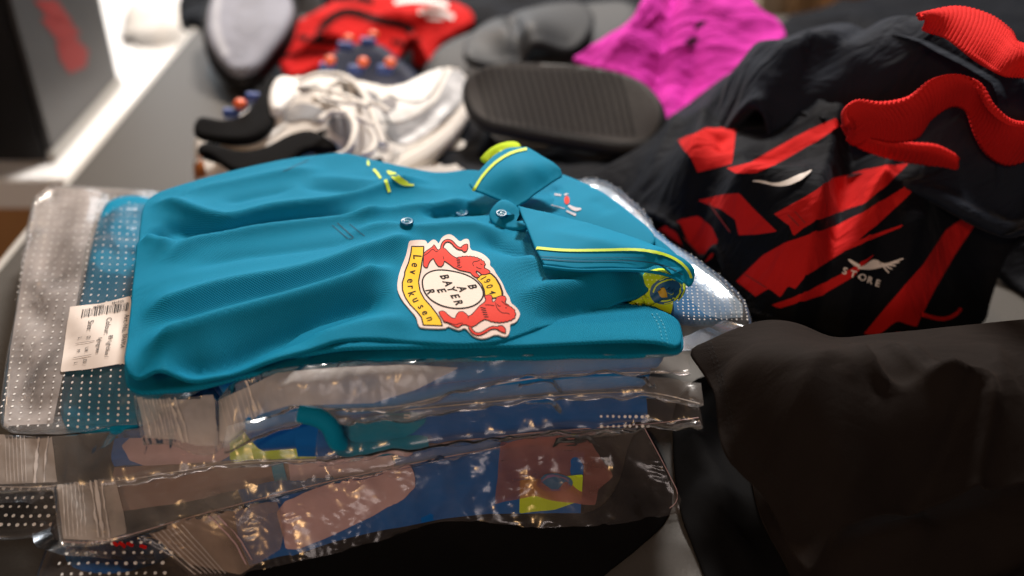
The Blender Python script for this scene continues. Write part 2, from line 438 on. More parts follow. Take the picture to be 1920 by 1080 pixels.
def film(name, haze=.12, tint=(.93, .93, .93), hcol=(.7, .7, .72), crk=.6, cs=38, rough=.19, gl=.5):
    m = bpy.data.materials.new(name); m.use_nodes = True; nt = m.node_tree; nt.nodes.clear(); L = nt.links.new
    out = N(nt, 'ShaderNodeOutputMaterial'); tc = N(nt, 'ShaderNodeTexCoord')
    # crinkles: sharp creases from two distorted cell patterns
    n0 = N(nt, 'ShaderNodeTexNoise'); n0.inputs['Scale'].default_value = cs*.4; n0.inputs['Detail'].default_value = 4; L(tc.outputs['Object'], n0.inputs['Vector'])
    ad = N(nt, 'ShaderNodeVectorMath', operation='SCALE'); ad.inputs['Scale'].default_value = .05; L(n0.outputs['Color'], ad.inputs[0])
    a2 = N(nt, 'ShaderNodeVectorMath', operation='ADD'); L(tc.outputs['Object'], a2.inputs[0]); L(ad.outputs[0], a2.inputs[1])
    v1 = N(nt, 'ShaderNodeTexVoronoi', feature='SMOOTH_F1'); v1.inputs['Scale'].default_value = cs; v1.inputs['Smoothness'].default_value = .25; L(a2.outputs[0], v1.inputs['Vector'])
    v2 = N(nt, 'ShaderNodeTexVoronoi', feature='F1'); v2.inputs['Scale'].default_value = cs*2.7; L(a2.outputs[0], v2.inputs['Vector'])
    ma = N(nt, 'ShaderNodeMath', operation='MULTIPLY_ADD'); ma.inputs[1].default_value = .3; L(v2.outputs['Distance'], ma.inputs[0]); mb = N(nt, 'ShaderNodeMath', operation='MULTIPLY_ADD'); mb.inputs[1].default_value = 3.0; L(n0.outputs['Fac'], mb.inputs[0]); L(v1.outputs['Distance'], mb.inputs[2]); L(mb.outputs[0], ma.inputs[2])
    mk = N(nt, 'ShaderNodeTexNoise'); mk.inputs['Scale'].default_value = 14; mk.inputs['Detail'].default_value = 2; L(tc.outputs['Object'], mk.inputs['Vector'])
    mr = N(nt, 'ShaderNodeMapRange'); mr.inputs['From Min'].default_value = .42; mr.inputs['From Max'].default_value = .62; mr.inputs['To Min'].default_value = .12*crk; mr.inputs['To Max'].default_value = crk; L(mk.outputs['Fac'], mr.inputs['Value'])
    bp = N(nt, 'ShaderNodeBump'); bp.inputs['Distance'].default_value = .0022; L(ma.outputs[0], bp.inputs['Height']); L(mr.outputs['Result'], bp.inputs['Strength'])
    tr = N(nt, 'ShaderNodeBsdfTransparent'); tr.inputs[0].default_value = (*tint, 1)
    gs = N(nt, 'ShaderNodeBsdfGlossy'); gs.inputs['Roughness'].default_value = rough; gs.inputs['Color'].default_value = (1, 1, 1, 1); L(bp.outputs[0], gs.inputs['Normal'])
    df = N(nt, 'ShaderNodeBsdfDiffuse'); df.inputs[0].default_value = (*hcol, 1); L(bp.outputs[0], df.inputs['Normal'])
    tl = N(nt, 'ShaderNodeBsdfTranslucent'); tl.inputs[0].default_value = (*hcol, 1)
    dt = N(nt, 'ShaderNodeMixShader'); dt.inputs[0].default_value = .35; L(df.outputs[0], dt.inputs[1]); L(tl.outputs[0], dt.inputs[2])
    hz = N(nt, 'ShaderNodeMixShader'); L(tr.outputs[0], hz.inputs[1]); L(dt.outputs[0], hz.inputs[2])
    hn = N(nt, 'ShaderNodeTexNoise'); hn.inputs['Scale'].default_value = 25; hn.inputs['Detail'].default_value = 5; L(a2.outputs[0], hn.inputs['Vector'])
    hr = N(nt, 'ShaderNodeMapRange'); hr.inputs['From Min'].default_value = .3; hr.inputs['From Max'].default_value = .7; hr.inputs['To Min'].default_value = haze*.5; hr.inputs['To Max'].default_value = haze*1.5; L(hn.outputs['Fac'], hr.inputs['Value']); L(hr.outputs['Result'], hz.inputs[0])
    fr = N(nt, 'ShaderNodeFresnel'); fr.inputs['IOR'].default_value = 1.5; L(bp.outputs[0], fr.inputs['Normal'])
    fm = N(nt, 'ShaderNodeMath', operation='MULTIPLY_ADD'); fm.inputs[1].default_value = .62*gl*2; fm.inputs[2].default_value = -.012; fm.use_clamp = True; L(fr.outputs[0], fm.inputs[0])
    fx = N(nt, 'ShaderNodeMixShader'); L(fm.outputs[0], fx.inputs[0]); L(hz.outputs[0], fx.inputs[1]); L(gs.outputs[0], fx.inputs[2]); L(fx.outputs[0], out.inputs[0])
    return m
TEAL = (.0, .205, .360)
M = {}
M['teal'] = cloth('teal_pique', TEAL, weave=1000, wstr=.55, sheen=.0, pique=True, spec=.12, rough=.75, var=.05)
M['teal_s'] = cloth('teal_jersey', TEAL, weave=1500, wstr=.15, sheen=.0, spec=.12, rough=.75, var=.05)
M['lime'] = cloth('lime_mesh', (.50, .70, .02), weave=1200, wstr=.3, sheen=.05, var=.08)
M['lime_d'] = plain('lime_thread', (.55, .75, .03), .6, var=.08)
M['limedot'] = plain('pale_lime', (.75, .9, .25), .7)
M['seam'] = plain('teal_seam_shadow', (.001, .07, .13), .8)
M['thread'] = plain('teal_thread', (.03, .36, .5), .6)
M['navyblue'] = cloth('royal_blue_cloth', (.0, .105, .40), weave=1200, wstr=.15, sheen=.1)
M['brightblue'] = cloth('bright_blue_cloth', (.001, .20, .58), weave=1200, wstr=.15, sheen=.1)
M['black'] = cloth('black_jersey', (.0035, .0045, .0075), weave=1300, wstr=.3, sheen=.02, spec=.09, var=.25, crumple=.45, rough=.75, tint=(.6, .75, 1))
M['black_r'] = cloth('washed_black_jersey', (.0118, .0089, .0079), weave=1500, wstr=.45, sheen=.03, spec=.06, var=.2, crumple=.16, rough=.8, tint=(1, .8, .7))
M['navyblack'] = cloth('navy_black_jersey', (.0095, .0135, .023), weave=1300, wstr=.3, sheen=.03, spec=.1, var=.2, crumple=.6, rough=.75)
M['red'] = cloth('red_cloth', (.50, .013, .013), weave=1300, wstr=.3, sheen=.0, spec=.1, var=.15, crumple=.45)
M['redrib'] = cloth('red_rib_knit', (.56, .015, .014), weave=500, wstr=.5, sheen=.0, spec=.1, var=.25)
M['magenta'] = cloth('magenta_cloth', (.56, .016, .36), weave=900, wstr=.2, sheen=.05, var=.1, crumple=.7)
M['white'] = plain('white_leather', (.78, .77, .75), .5, bump=.15, bs=500)
M['cream'] = cloth('cream_suede', (.74, .71, .67), weave=1200, wstr=.3, sheen=.0, var=.06)
M['silver'] = plain('silver_leather', (.27, .27, .28), .5, metal=.25, bump=.8, bs=220, var=.25)
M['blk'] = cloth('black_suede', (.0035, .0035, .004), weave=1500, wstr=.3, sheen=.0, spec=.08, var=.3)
M['rubber'] = plain('black_rubber', (.012, .012, .013), .6, spec=.25, bump=.3, bs=700)
M['rubber_g'] = plain('grey_rubber', (.030, .033, .038), .6, spec=.3, bump=.3, bs=400, var=.15)
M['greyfoot'] = cloth('grey_footbed', (.27, .28, .335), weave=700, wstr=.3, sheen=.1, var=.08)
M['navyboot'] = plain('navy_boot', (.008, .014, .04), .6, bump=.2, bs=200, spec=.15)
M['orange'] = plain('orange_stud', (.85, .14, .04), .35)
M['lblue'] = plain('blue_plastic', (.04, .08, .28), .4)
M['label'] = plain('paper_label', (.78, .70, .65), .6, var=.02)
M['ink'] = plain('black_ink', (.03, .028, .03), .6)
M['inkd'] = plain('grey_ink', (.3, .27, .26), .6)
M['dotw'] = plain('white_print_dot', (.8, .8, .8), .5)
M['mauve'] = plain('mauve_card', (.52, .36, .39), .7, var=.06, bs=120)
M['brown'] = plain('brown_card', (.24, .15, .125), .8, var=.12, bs=60)
M['pinkt'] = film('pink_tissue', haze=.55, tint=(.9, .6, .55), hcol=(.6, .26, .24), crk=.3, rough=.4, gl=.15)
M['badge'] = plain('badge_pinkish_white', (.74, .60, .55), .6, spec=.15, bump=.15, bs=900, var=.03)
M['badgein'] = plain('badge_ivory', (.76, .67, .60), .6, spec=.15, bump=.15, bs=900, var=.03)
M['byellow'] = plain('badge_yellow', (.82, .50, .008), .6, spec=.12, bump=.1, bs=900, var=.06)
M['bred'] = plain('badge_red', (.66, .035, .018), .6, spec=.12, bump=.1, bs=900, var=.08)
M['bblack'] = plain('badge_black', (.016, .010, .010), .7, spec=.1)
M['logo_navy'] = plain('emblem_blue', (.01, .10, .25), .6)
M['button'] = plain('teal_button', (.003, .12, .24), .3)
M['table'] = plain('table_laminate', (.070, .066, .061), .52, bump=.5, bs=420, var=.14, spec=.2)
M['edge'] = plain('pale_edge_trim', (.40, .39, .37), .5)
M['casef'] = plain('grey_case_panel', (.06, .06, .063), .45, bump=.1)
M['caseb'] = plain('black_case', (.008, .008, .009), .5)
M['wtable'] = plain('white_laminate', (.9, .9, .9), .35)
M['wood'] = plain('warm_wood_floor', (.42, .22, .09), .5, bs=12, var=.3)
M['floor'] = plain('dark_floor', (.02, .014, .011), .6, bs=6, var=.3)
M['card'] = plain('cardboard', (.42, .27, .14), .8, bs=30, var=.12)
M['gold'] = plain('ochre_box', (.45, .22, .07), .6)
M['beige'] = plain('beige_cup', (.65, .55, .42), .6)
M['film'] = film('clear_film', haze=.10, crk=.7)
M['film_h'] = film('milky_film', haze=.24, crk=1.0, gl=.8, hcol=(.72, .70, .69), tint=(.94, .93, .92))
M['film_hh'] = film('doubled_film', haze=.55, crk=.8, hcol=(.74, .68, .64), tint=(.93, .9, .88))
M['film_w'] = film('warm_film', haze=.075, crk=1.0, gl=.9, hcol=(.62, .55, .53), tint=(.94, .91, .89))
M['zip'] = plain('zip_seal', (.66, .62, .60), .3)

# ------------------------------------------------------------------ setting
def structure(o): o['kind'] = 'structure'; return o
structure(box('floor', (-6, -2, -.78), (6, 9, -.75), M['floor'], bev=0))
tb = thing('display_table', 'dark grey laminate table with pale edge carrying the whole pile', 'table')
box('tabletop', (-.428, .05, -.03), (1.3, 1.378, 0), M['table'], tb, .0015)
box('edge_strip', (-.437, .05, -.03), (-.4284, 1.378, -.002), M['edge'], tb, .001)
for (x, y) in ((-.38, .12), (1.2, .12), (-.38, 1.3), (1.2, 1.3)): box('leg', (x, y, -.75), (x+.05, y+.05, -.031), M['caseb'], tb)

# ------------------------------------------------------------------ background
wt = thing('side_table', 'bright white table beyond the grey table on the left', 'table')
box('apron', (-1.5, 1.078, -.36), (-.462, 1.092, -.141), M['wood'], wt, .002)
box('tabletop', (-1.5, 1.07, -.14), (-.46, 2.6, -.10), M['wtable'], wt, .002)
for (x, y) in ((-1.4, 1.1), (-.56, 1.1), (-1.4, 2.5), (-.56, 2.5)): box('leg', (x, y, -.75), (x+.05, y+.05, -.141), M['wtable'], wt)
cs = thing('display_case', 'blurred black case with a grey side panel and faint red print at the left', 'case')
cb = box('body', (-1.05, 1.115, -.099), (-.572, 1.37, .46), M['caseb'], cs, .004)
pn = box('side_panel', (-.5715, 1.121, -.085), (-.566, 1.364, .455), M['casef'], cs, .001)
box('bottom_rim_glow', (-.572, 1.116, -.0985), (-.562, 1.369, -.086), M['edge'], cs, .001)  # pale strip: the rim light along the case's foot put into colour
M['fred'] = plain('faded_red_print', (.30, .03, .03), .6)
decal('red_print', [[(62, 0), (105, 0), (135, 40), (100, 45)], [(75, 35), (120, 30), (150, 62), (115, 85)], [(105, 80), (140, 70), (165, 95), (160, 125), (130, 138), (112, 112)]], pn, M['fred'], cs, off=.0006)
wp = sheet('rolled_white_towel', [(215, 50, -.06), (225, 10, -.05), (260, -20, -.05), (320, -20, -.05), (345, 10, -.05), (330, 35, -.06), (280, 55, -.07), (235, 60, -.08)], M['white'], None, thick=.05, res=.012)
wp['label'] = 'blurred white bundle on the white table behind the case'; wp['category'] = 'towel'
wf = structure(box('wood_floor', (-1.6, .2, -.748), (-.5, 1.0, -.742), M['wood'], bev=0))
bt = thing('dark_case_row', 'low dark trunk standing beneath the left table edge', 'trunk')
box('body', (-1.02, .45, -.741), (-.70, .80, -.22), M['caseb'], bt, .01)
box('handle', (-.701, .55, -.35), (-.69, .65, -.33), M['edge'], bt, .002)
sb = thing('stock_shelf', 'dark shelf with boxes far behind the magenta jersey', 'shelf')
for z in (-.30, -.75): box('shelf_board', (-.6, 2.05, z), (2.6, 2.6, z+.03), M['floor'], sb)
for x in (-.6, 1.0, 2.55): box('post', (x, 2.12, -.72), (x+.04, 2.16, -.301), M['caseb'], sb)
def stock(label, cat, x, w, h, y, mat, m2):
    t = thing(cat.replace(' ', '_'), label, cat, 'blurred goods on the far shelf')
    box('body', (x, y, -.269), (x+w, y+.16, -.269+h), mat, t, .006); box('lid', (x-.004, y-.004, -.268+h), (x+w+.004, y+.164, -.25+h), m2, t, .004)
stock('tall beige carton nearest the magenta jersey on the far shelf', 'carton', .53, .045, .17, 2.12, M['beige'], M['card'])
stock('brown upright carton between beige and ochre boxes on the far shelf', 'carton', .60, .05, .16, 2.10, M['card'], M['gold'])
stock('low ochre box on the far shelf', 'storage box', .68, .10, .10, 2.08, M['gold'], M['card'])
stock('red and tan box on the far shelf above the navy jersey', 'storage box', .88, .14, .13, 2.12, M['red'], M['card'])
stock('small white tub on the far shelf beside the red box', 'tub', .99, .05, .07, 2.07, M['white'], M['white'])
for i, (x, c) in enumerate(((1.37, 'beige'), (1.46, 'beige'), (1.56, 'card'))):
    stock(['pale bottle-shaped carton left of a pair at the far right', 'pale bottle-shaped carton right of its twin at the far right', 'tan carton at the far right edge of the shelf'][i], 'carton', x, .035, .16, 2.1, M[c], M['caseb'])

def cat(o, label, c, group=None):
    o['label'] = label; o['category'] = c
    if group: o['group'] = group
    return o

# dark garments at the very back
o = cat(sheet('dark_garment', [(330, 30, .0), (345, -30, .01), (400, -40, .02), (480, -40, .02), (540, -30, .02), (520, 40, .02), (440, 50, .02), (370, 38, .01)], M['black'], thick=.03, res=.01, wr=[(.006, 14)]), 'dark crumpled garment behind the pale grey slide', 'garment')
o = cat(sheet('dark_garment', [(600, 10, .01), (620, -40, .03), (900, -50, .04), (1250, -50, .05), (1260, 30, .04), (1180, 60, .03), (900, 50, .03), (750, 30, .02)], M['black'], thick=.03, res=.01, wr=[(.010, 12)]), 'black heap of clothing along the top edge behind the sandal strap', 'garment')

o = cat(sheet('dark_garment', [(1420, 110, .02), (1450, 50, .03), (1520, 15, .035), (1700, -20, .04), (2000, -20, .04), (2040, 160, .03), (1800, 200, .02), (1500, 160, .02)], M['black'], thick=.02, res=.01, wr=[(.008, 12)]), 'black garment lying behind the heaped jersey along the top right', 'garment')
# grey slide, back left
gs = thing('slide_sandal', 'pale grey slide sandal standing on edge at the back left', 'sandal')
so = sheet('sole', [(378, 40, .05), (385, -10, .065), (420, -40, .075), (530, -40, .075), (562, 0, .06), (545, 55, .05), (510, 100, .035), (478, 135, .028), (440, 146, .025), (405, 118, .03), (385, 80, .04)], M['rubber'], gs, thick=.026, res=.006, soft=3)
fb = sheet('footbed', [(386, 40, .062), (395, -10, .076), (425, -36, .085), (520, -36, .085), (552, 0, .072), (535, 50, .062), (502, 92, .048), (472, 122, .040), (442, 130, .037), (412, 106, .042), (393, 76, .052)], M['greyfoot'], gs, thick=.016, res=.005, soft=3, wr=[(.0012, 40)])
decal('footbed_print', [ell(470, 30, 30, 42, 12), ell(452, 95, 16, 16)], fb, plain('grey_print', (.20, .21, .26), .7), gs, off=.0004)
decal('pale_stripe', [stroke([(410, -10), (402, 50), (425, 105)], 12)], fb, plain('pale_print', (.36, .37, .42), .7), gs, off=.0005)

# red jersey
FK = 1.8
rj = thing('red_jersey', 'bright red crumpled jersey with black trim at the back', 'jersey')
r1 = sheet('body', [(512, 80, .03), (540, 52, .04), (600, 20, .05), (650, -10, .05), (760, -25, .05), (850, 5, .05), (900, 40, .045), (850, 62, .04), (815, 85, .03), (800, 120, .025), (740, 110, .03), (600, 122, .02), (545, 140, .02), (522, 115, .02)], M['red'], rj,
   ctrl=[(700, 60, .075), (620, 70, .07), (780, 50, .07)], folds=[([(540, 100), (620, 70), (700, 80)], .012, .02, .012), ([(560, 120), (660, 105), (760, 110)], .012, .015, .01), ([(700, 40), (780, 60), (860, 45)], .01, .02, .012)], thick=.012, res=.005, wr=[(.004, 18)], bk=dict(ex=.05, ang=1.6, iters=90, bend=.1, floor=.005, seed=7, wl=28., seedamp=.005))
decal('black_trim', [stroke([(592, 82), (606, 45), (640, 22), (668, 24), (700, 36), (765, 48), (773, 62)], 15), stroke([(560, 70), (600, 78), (640, 80)], 11), stroke([(735, 78), (760, 84), (790, 74)], 9), stroke([(560, 26), (600, 4), (650, -6), (700, 4)], 12), stroke([(530, 108), (580, 98), (622, 104)], 6)], r1, M['blk'], rj, off=.0008, jump=.08)
decal('white_print', [stroke([(740, 4), (790, -2), (840, 12)], 9), stroke([(785, 22), (820, 18), (850, 34)], 10), stroke([(800, 34), (830, 36)], 5)], r1, M['white'], rj, off=.0008, jump=.08)
# studded boots
def stud(px, py, z, rad, parent):
    c = P(px, py, z); bm = bmesh.new(); bmesh.ops.create_uvsphere(bm, u_segments=14, v_segments=9, radius=rad)
    for v in bm.verts: v.co.z *= .8; v.co += Vector(c)
    me = bpy.data.meshes.new('stud'); bm.to_mesh(me); bm.free(); me.materials.append(M['orange'])
    me.polygons.foreach_set('use_smooth', [True]*len(me.polygons)); s = bpy.data.objects.new('stud', me); COL.objects.link(s); s.parent = parent
def blade(px, py, z, parent):
    o = tube('blade', [(px-12, py, z), (px+12, py+2, z)], .005, M['lblue'], parent)
b1 = thing('football_boot', 'navy football boot lying sole up with five orange studs', 'football boot')
bs1 = sheet('sole_plate', [(572, 150, .04), (590, 108, .05), (620, 78, .06), (665, 60, .065), (715, 62, .065), (745, 84, .06), (790, 115, .05), (800, 150, .04), (760, 180, .03), (640, 180, .03)], M['navyboot'], b1, ctrl=[(680, 120, .075)], thick=.04, res=.006, soft=3)
for (a, b) in ((619, 113), (681, 116), (732, 117), (654, 73), (700, 66)): stud(a, b, .083 if b > 100 else .078, .0062, b1)
for (a, b) in ((614, 126), (668, 130), (722, 130), (648, 86), (690, 78)): blade(a, b, .074, b1)
b2 = thing('football_boot', 'navy football boot with one orange stud peeking out behind the black heel collar', 'football boot')
sheet('sole_plate', [(412, 222, .05), (425, 192, .06), (455, 172, .065), (500, 160, .065), (520, 180, .06), (520, 240, .05), (450, 250, .045)], M['navyboot'], b2, ctrl=[(460, 205, .075)], thick=.03, res=.006, soft=3)
stud(450, 195, .082, .0062, b2); blade(476, 182, .079, b2); blade(434, 212, .074, b2)

# slides
s2 = thing('slide_sandal', 'dark grey rubber slide with broad strap behind the upturned sole', 'sandal')
q = sheet('sole', [(792, 130, .04), (800, 96, .05), (830, 68, .055), (900, 42, .06), (1000, 20, .065), (1100, -6, .07), (1180, -10, .07), (1215, 20, .06), (1180, 60, .05), (1080, 110, .045), (960, 130, .04), (880, 150, .035), (820, 150, .03)], M['rubber_g'], s2, thick=.03, res=.006, soft=3)
sheet('strap', [(868, 110, .0670), (872, 70, .0720), (900, 45, .0745), (960, 22, .0770), (1040, 2, .0795), (1095, 0, .0770), (1118, 30, .0695), (1100, 75, .0620), (1060, 100, .0570), (960, 112, .0570)], M['rubber_g'], s2, ctrl=[(990, 55, .0845)], thick=.012, res=.005, soft=3, folds=[([(955, 20), (965, 60), (985, 110)], -.008, .006, .006)])
s3 = thing('slide_sandal', 'black slide sandal lying with its ribbed footbed tilted to the camera', 'sandal')
so3 = sheet('sole', [(866, 178, .083), (872, 132, .100), (912, 110, .110), (1000, 104, .114), (1100, 110, .114), (1188, 128, .110), (1238, 166, .10), (1252, 218, .084), (1232, 270, .064), (1170, 282, .058), (1080, 265, .060), (980, 248, .064), (895, 235, .068)], M['rubber'], s3, thick=.014, res=.005, soft=3)
M['tread'] = plain('worn_footbed', (.022, .021, .021), .75, bump=.6, bs=600, spec=.2)
decal('footbed', [[(872, 172), (884, 132), (925, 114), (1010, 110), (1100, 116), (1180, 133), (1228, 168), (1242, 216), (1222, 260), (1168, 270), (1085, 254), (980, 238), (898, 224)]], so3, plain('dark_footbed', (.060, .056, .055), .75, bump=.5, bs=500, spec=.2), s3, off=.0004, soft=2, jump=.06)
tr = [stroke([(x, 128+(x-900)*.03), (x+14, 178), (x+30, 236+(x-900)*.07)], 6, 1) for x in range(892, 1160, 14)]
for _q in tr: decal('tread_rib', [_q], so3, M['tread'], s3, off=.0009, jump=.06)
decal('heel_pad', [ell(1150, 195, 58, 42, 12)], so3, plain('worn_rubber', (.052, .048, .046), .7, spec=.2, bump=.8, bs=500), s3, off=.0004, jump=.06)
sheet('midsole', [(880, 235, .05), (900, 222, .055), (1100, 262, .05), (1235, 262, .055), (1245, 225, .07), (1262, 230, .06), (1258, 270, .045), (1190, 305, .04), (1060, 300, .04), (940, 275, .04), (885, 262, .04)], M['rubber'], s3, thick=.02, res=.006)
# dark fill garments under slides
cat(sheet('dark_garment', [(800, 330, .03), (820, 260, .035), (900, 190, .04), (1100, 160, .04), (1290, 200, .04), (1330, 300, .04), (1250, 380, .04), (1000, 360, .04)], M['black'], thick=.03, res=.008, wr=[(.006, 20)], folds=[([(860, 240), (900, 262), (930, 300)], .008, .006, .006)]), 'black garment crumpled under the tilted slide sandal', 'garment')

# magenta jersey
mj = thing('magenta_jersey', 'magenta jersey draped loosely behind the slides', 'jersey')
m1 = sheet('body', [(1066, 112, .08), (1110, 80, .10), (1170, 58, .11), (1200, 40, .12), (1225, -20, .13), (1300, -40, .14), (1390, -25, .14), (1420, 18, .13), (1462, 38, .12), (1478, 68, .115), (1455, 90, .11), (1420, 100, .105), (1398, 140, .095), (1350, 175, .085), (1290, 196, .075), (1262, 208, .07), (1250, 235, .065), (1238, 200, .07), (1215, 160, .08), (1160, 140, .085), (1110, 135, .08)], M['magenta'], mj,
  ctrl=[(1320, 60, .16), (1250, 120, .13)], folds=[([(1090, 105), (1180, 95), (1260, 60), (1320, 10)], .008, .02, .012), ([(1240, 190), (1290, 140), (1380, 100), (1440, 60)], .012, .02, .014), ([(1160, 120), (1220, 112), (1260, 90)], -.008, .008, .01), ([(1230, 160), (1300, 100), (1330, 40)], -.006, .012, .012)], thick=.008, res=.004, wr=[(.003, 20)], bk=dict(ex=.05, ang=2.0, iters=90, bend=.1, floor=.005, seed=2, wl=28., seedamp=.005))
decal('black_print', [taper([(1302, 55), (1312, 45), (1325, 40)], [4, 12, 3]), taper([(1284, 86), (1296, 74), (1312, 74)], [4, 13, 3]), taper([(1290, 98), (1302, 82)], [2, 6])], m1, M['blk'], mj, off=.0006, jump=.06)

# ------------------------------------------------------------------ running shoes
rs = thing('running_shoe', 'white and silver running shoe with black swoops and loose laces, toe to the right', 'running shoe')
sh = sheet('upper', [(365, 262, .0483), (372, 222, .0565), (410, 218, .0593), (460, 205, .0648), (490, 165, .0730), (512, 132, .0785), (560, 135, .0785), (620, 136, .0785), (680, 148, .0785), (740, 158, .0758), (785, 130, .0758), (835, 112, .0730), (872, 128, .0675), (884, 160, .0620), (870, 210, .0538), (820, 262, .0455), (760, 300, .0400), (700, 330, .0400), (600, 350, .0400), (450, 350, .0400), (375, 330, .0400)], M['cream'], rs,
  ctrl=[(640, 210, .0867), (560, 230, .0758), (800, 190, .0703), (450, 280, .0565), (540, 170, .0758), (700, 250, .0620)], folds=[([(600, 160), (680, 190), (740, 260)], .006, .012, .012), ([(500, 240), (560, 190), (620, 180)], .006, .01, .012)], thick=.035, res=.004, wr=[(.0008, 60)])
decal('toe_cap', [[(728, 175), (742, 150), (792, 130), (835, 120), (828, 150), (812, 176), (800, 184), (777, 192), (748, 186)], [(700, 190), (745, 190), (780, 196), (815, 180), (800, 205), (760, 228), (715, 232), (695, 215)]], sh, M['white'], rs, off=.001, soft=2, jump=.05)
decal('silver_overlay', [[(716, 236), (760, 232), (805, 205), (826, 175), (836, 145), (852, 124), (872, 132), (881, 162), (866, 195), (836, 224), (792, 257), (754, 274), (728, 263)], [(526, 226), (548, 193), (588, 196), (620, 215), (600, 235), (575, 222), (540, 232)], [(612, 222), (650, 218), (672, 240), (655, 268), (620, 250)]], sh, M['silver'], rs, off=.0012, soft=2, jump=.05)
for _q in [stroke([(728, 178), (748, 189), (777, 194), (803, 185), (820, 160), (834, 128)], 3), stroke([(500, 235), (520, 205), (548, 170), (600, 161)], 5), stroke([(700, 175), (715, 205), (730, 235)], 4)]: decal('grey_piping', [_q], sh, M['rubber_g'], rs, off=.0015, jump=.05)
sheet('heel_collar', [(364, 250, .0653), (364, 228, .0697), (374, 214, .0730), (395, 216, .0741), (418, 222, .0741), (446, 218, .0752), (468, 202, .0785), (484, 180, .0829), (492, 150, .0884), (508, 132, .0912), (518, 145, .0895), (506, 180, .0857), (515, 205, .0824), (506, 235, .0774), (476, 256, .0719), (440, 260, .0697), (400, 256, .0670)], M['blk'], rs, thick=.01, res=.004)
sheet('tongue', [(503, 185, .0895), (508, 155, .0939), (520, 138, .0967), (545, 138, .0967), (568, 150, .0950), (572, 168, .0917), (545, 182, .0895), (528, 198, .0873), (512, 208, .0857)], M['white'], rs, thick=.012, res=.004)
decal('heel_line', [taper([(415, 262), (460, 274), (500, 262), (540, 232)], [4, 13, 12, 6])], sh, M['white'], rs, off=.0015, jump=.05)
sheet('sole', [(700, 318, .0483), (730, 290, .0521), (790, 262, .0554), (840, 222, .0593), (872, 180, .0642), (884, 152, .0686), (889, 172, .0642), (880, 205, .0587), (850, 252, .0510), (812, 288, .0455), (770, 316, .0411), (720, 330, .0400)], M['cream'], rs, thick=.018, res=.004)
for pts in ([(560, 152, .0978), (600, 136, .0994), (650, 140, .0978), (685, 175, .0950), (702, 225, .0895), (718, 270, .0785)],
            [(655, 215, .0978), (668, 235, .0967), (662, 265, .0922), (650, 285, .0867), (630, 292, .0840)],
            [(600, 225, .0922), (615, 210, .0950), (640, 208, .0978), (672, 220, .0950), (700, 235, .0895)],
            [(690, 240, .0895), (705, 262, .0840), (698, 285, .0813), (680, 290, .0785)],
            [(605, 180, .0950), (650, 195, .0994), (700, 190, .0950), (730, 210, .0895)],
            [(590, 165, .0961), (640, 175, .1005), (690, 200, .0967)]):
    tube('lace', pts, .0030, M['cream'], rs, flat=.7)
M['mesh'] = plain('grey_mesh', (.26, .25, .26), .8, bump=.6, bs=300, var=.3)
for _q in ([(708, 190), (735, 182), (748, 196), (735, 212), (716, 208)], [(660, 170), (690, 168), (712, 186), (694, 196), (668, 186)], [(700, 262), (724, 258), (732, 280), (712, 288)], [(640, 262), (660, 258), (668, 282), (648, 288)]): decal('mesh_panel', [_q], sh, M['mesh'], rs, off=.0013, soft=1, jump=.05)
for _q in ([(596, 248), (612, 244), (616, 252), (600, 256)], [(650, 296), (664, 292), (668, 302), (654, 304)], [(700, 300), (712, 294), (718, 304), (706, 310)]): decal('eyelet', [_q], sh, M['blk'], rs, off=.002, jump=.05)
decal('lace_loop_hole', [stroke([(618, 168), (617, 186)], 10, 0), stroke([(644, 162), (654, 184)], 7, 0)], sh, M['blk'], rs, off=.002)
r2 = thing('running_shoe', 'second running shoe with a black wave, half hidden under the teal polo', 'running shoe')
u2 = sheet('upper', [(366, 330, .0400), (364, 290, .0510), (376, 262, .0593), (420, 268, .0620), (480, 276, .0620), (540, 244, .0686), (585, 236, .0719), (630, 262, .0686), (660, 285, .0620), (720, 300, .0565), (790, 305, .0538), (850, 292, .0510), (880, 300, .0455), (875, 340, .0373), (700, 372, .0345), (450, 372, .0345)], M['cream'], r2, thick=.03, res=.004)
sheet('black_wave', [(367, 282, .0653), (376, 264, .0686), (400, 264, .0697), (425, 274, .0697), (460, 281, .0697), (500, 272, .0719), (540, 248, .0763), (580, 238, .0791), (615, 254, .0769), (638, 276, .0730), (606, 276, .0730), (572, 274, .0730), (546, 294, .0692), (530, 310, .0664), (450, 322, .0631), (420, 306, .0642), (392, 284, .0664)], M['blk'], r2, thick=.008, res=.004)
for _q in [[(560, 300), (580, 285), (605, 284), (618, 296), (600, 310), (570, 310)], [(740, 318), (780, 322), (800, 312), (770, 306)]]: decal('silver_overlay', [_q], u2, M['silver'], r2, off=.001, soft=1)
decal('orange_heel_tab', [[(364, 270), (375, 262), (385, 290), (372, 300)], [(366, 310), (380, 300), (388, 330), (368, 335)]], u2, plain('copper_tab', (.5, .16, .04), .35, metal=.5), r2, off=.001)

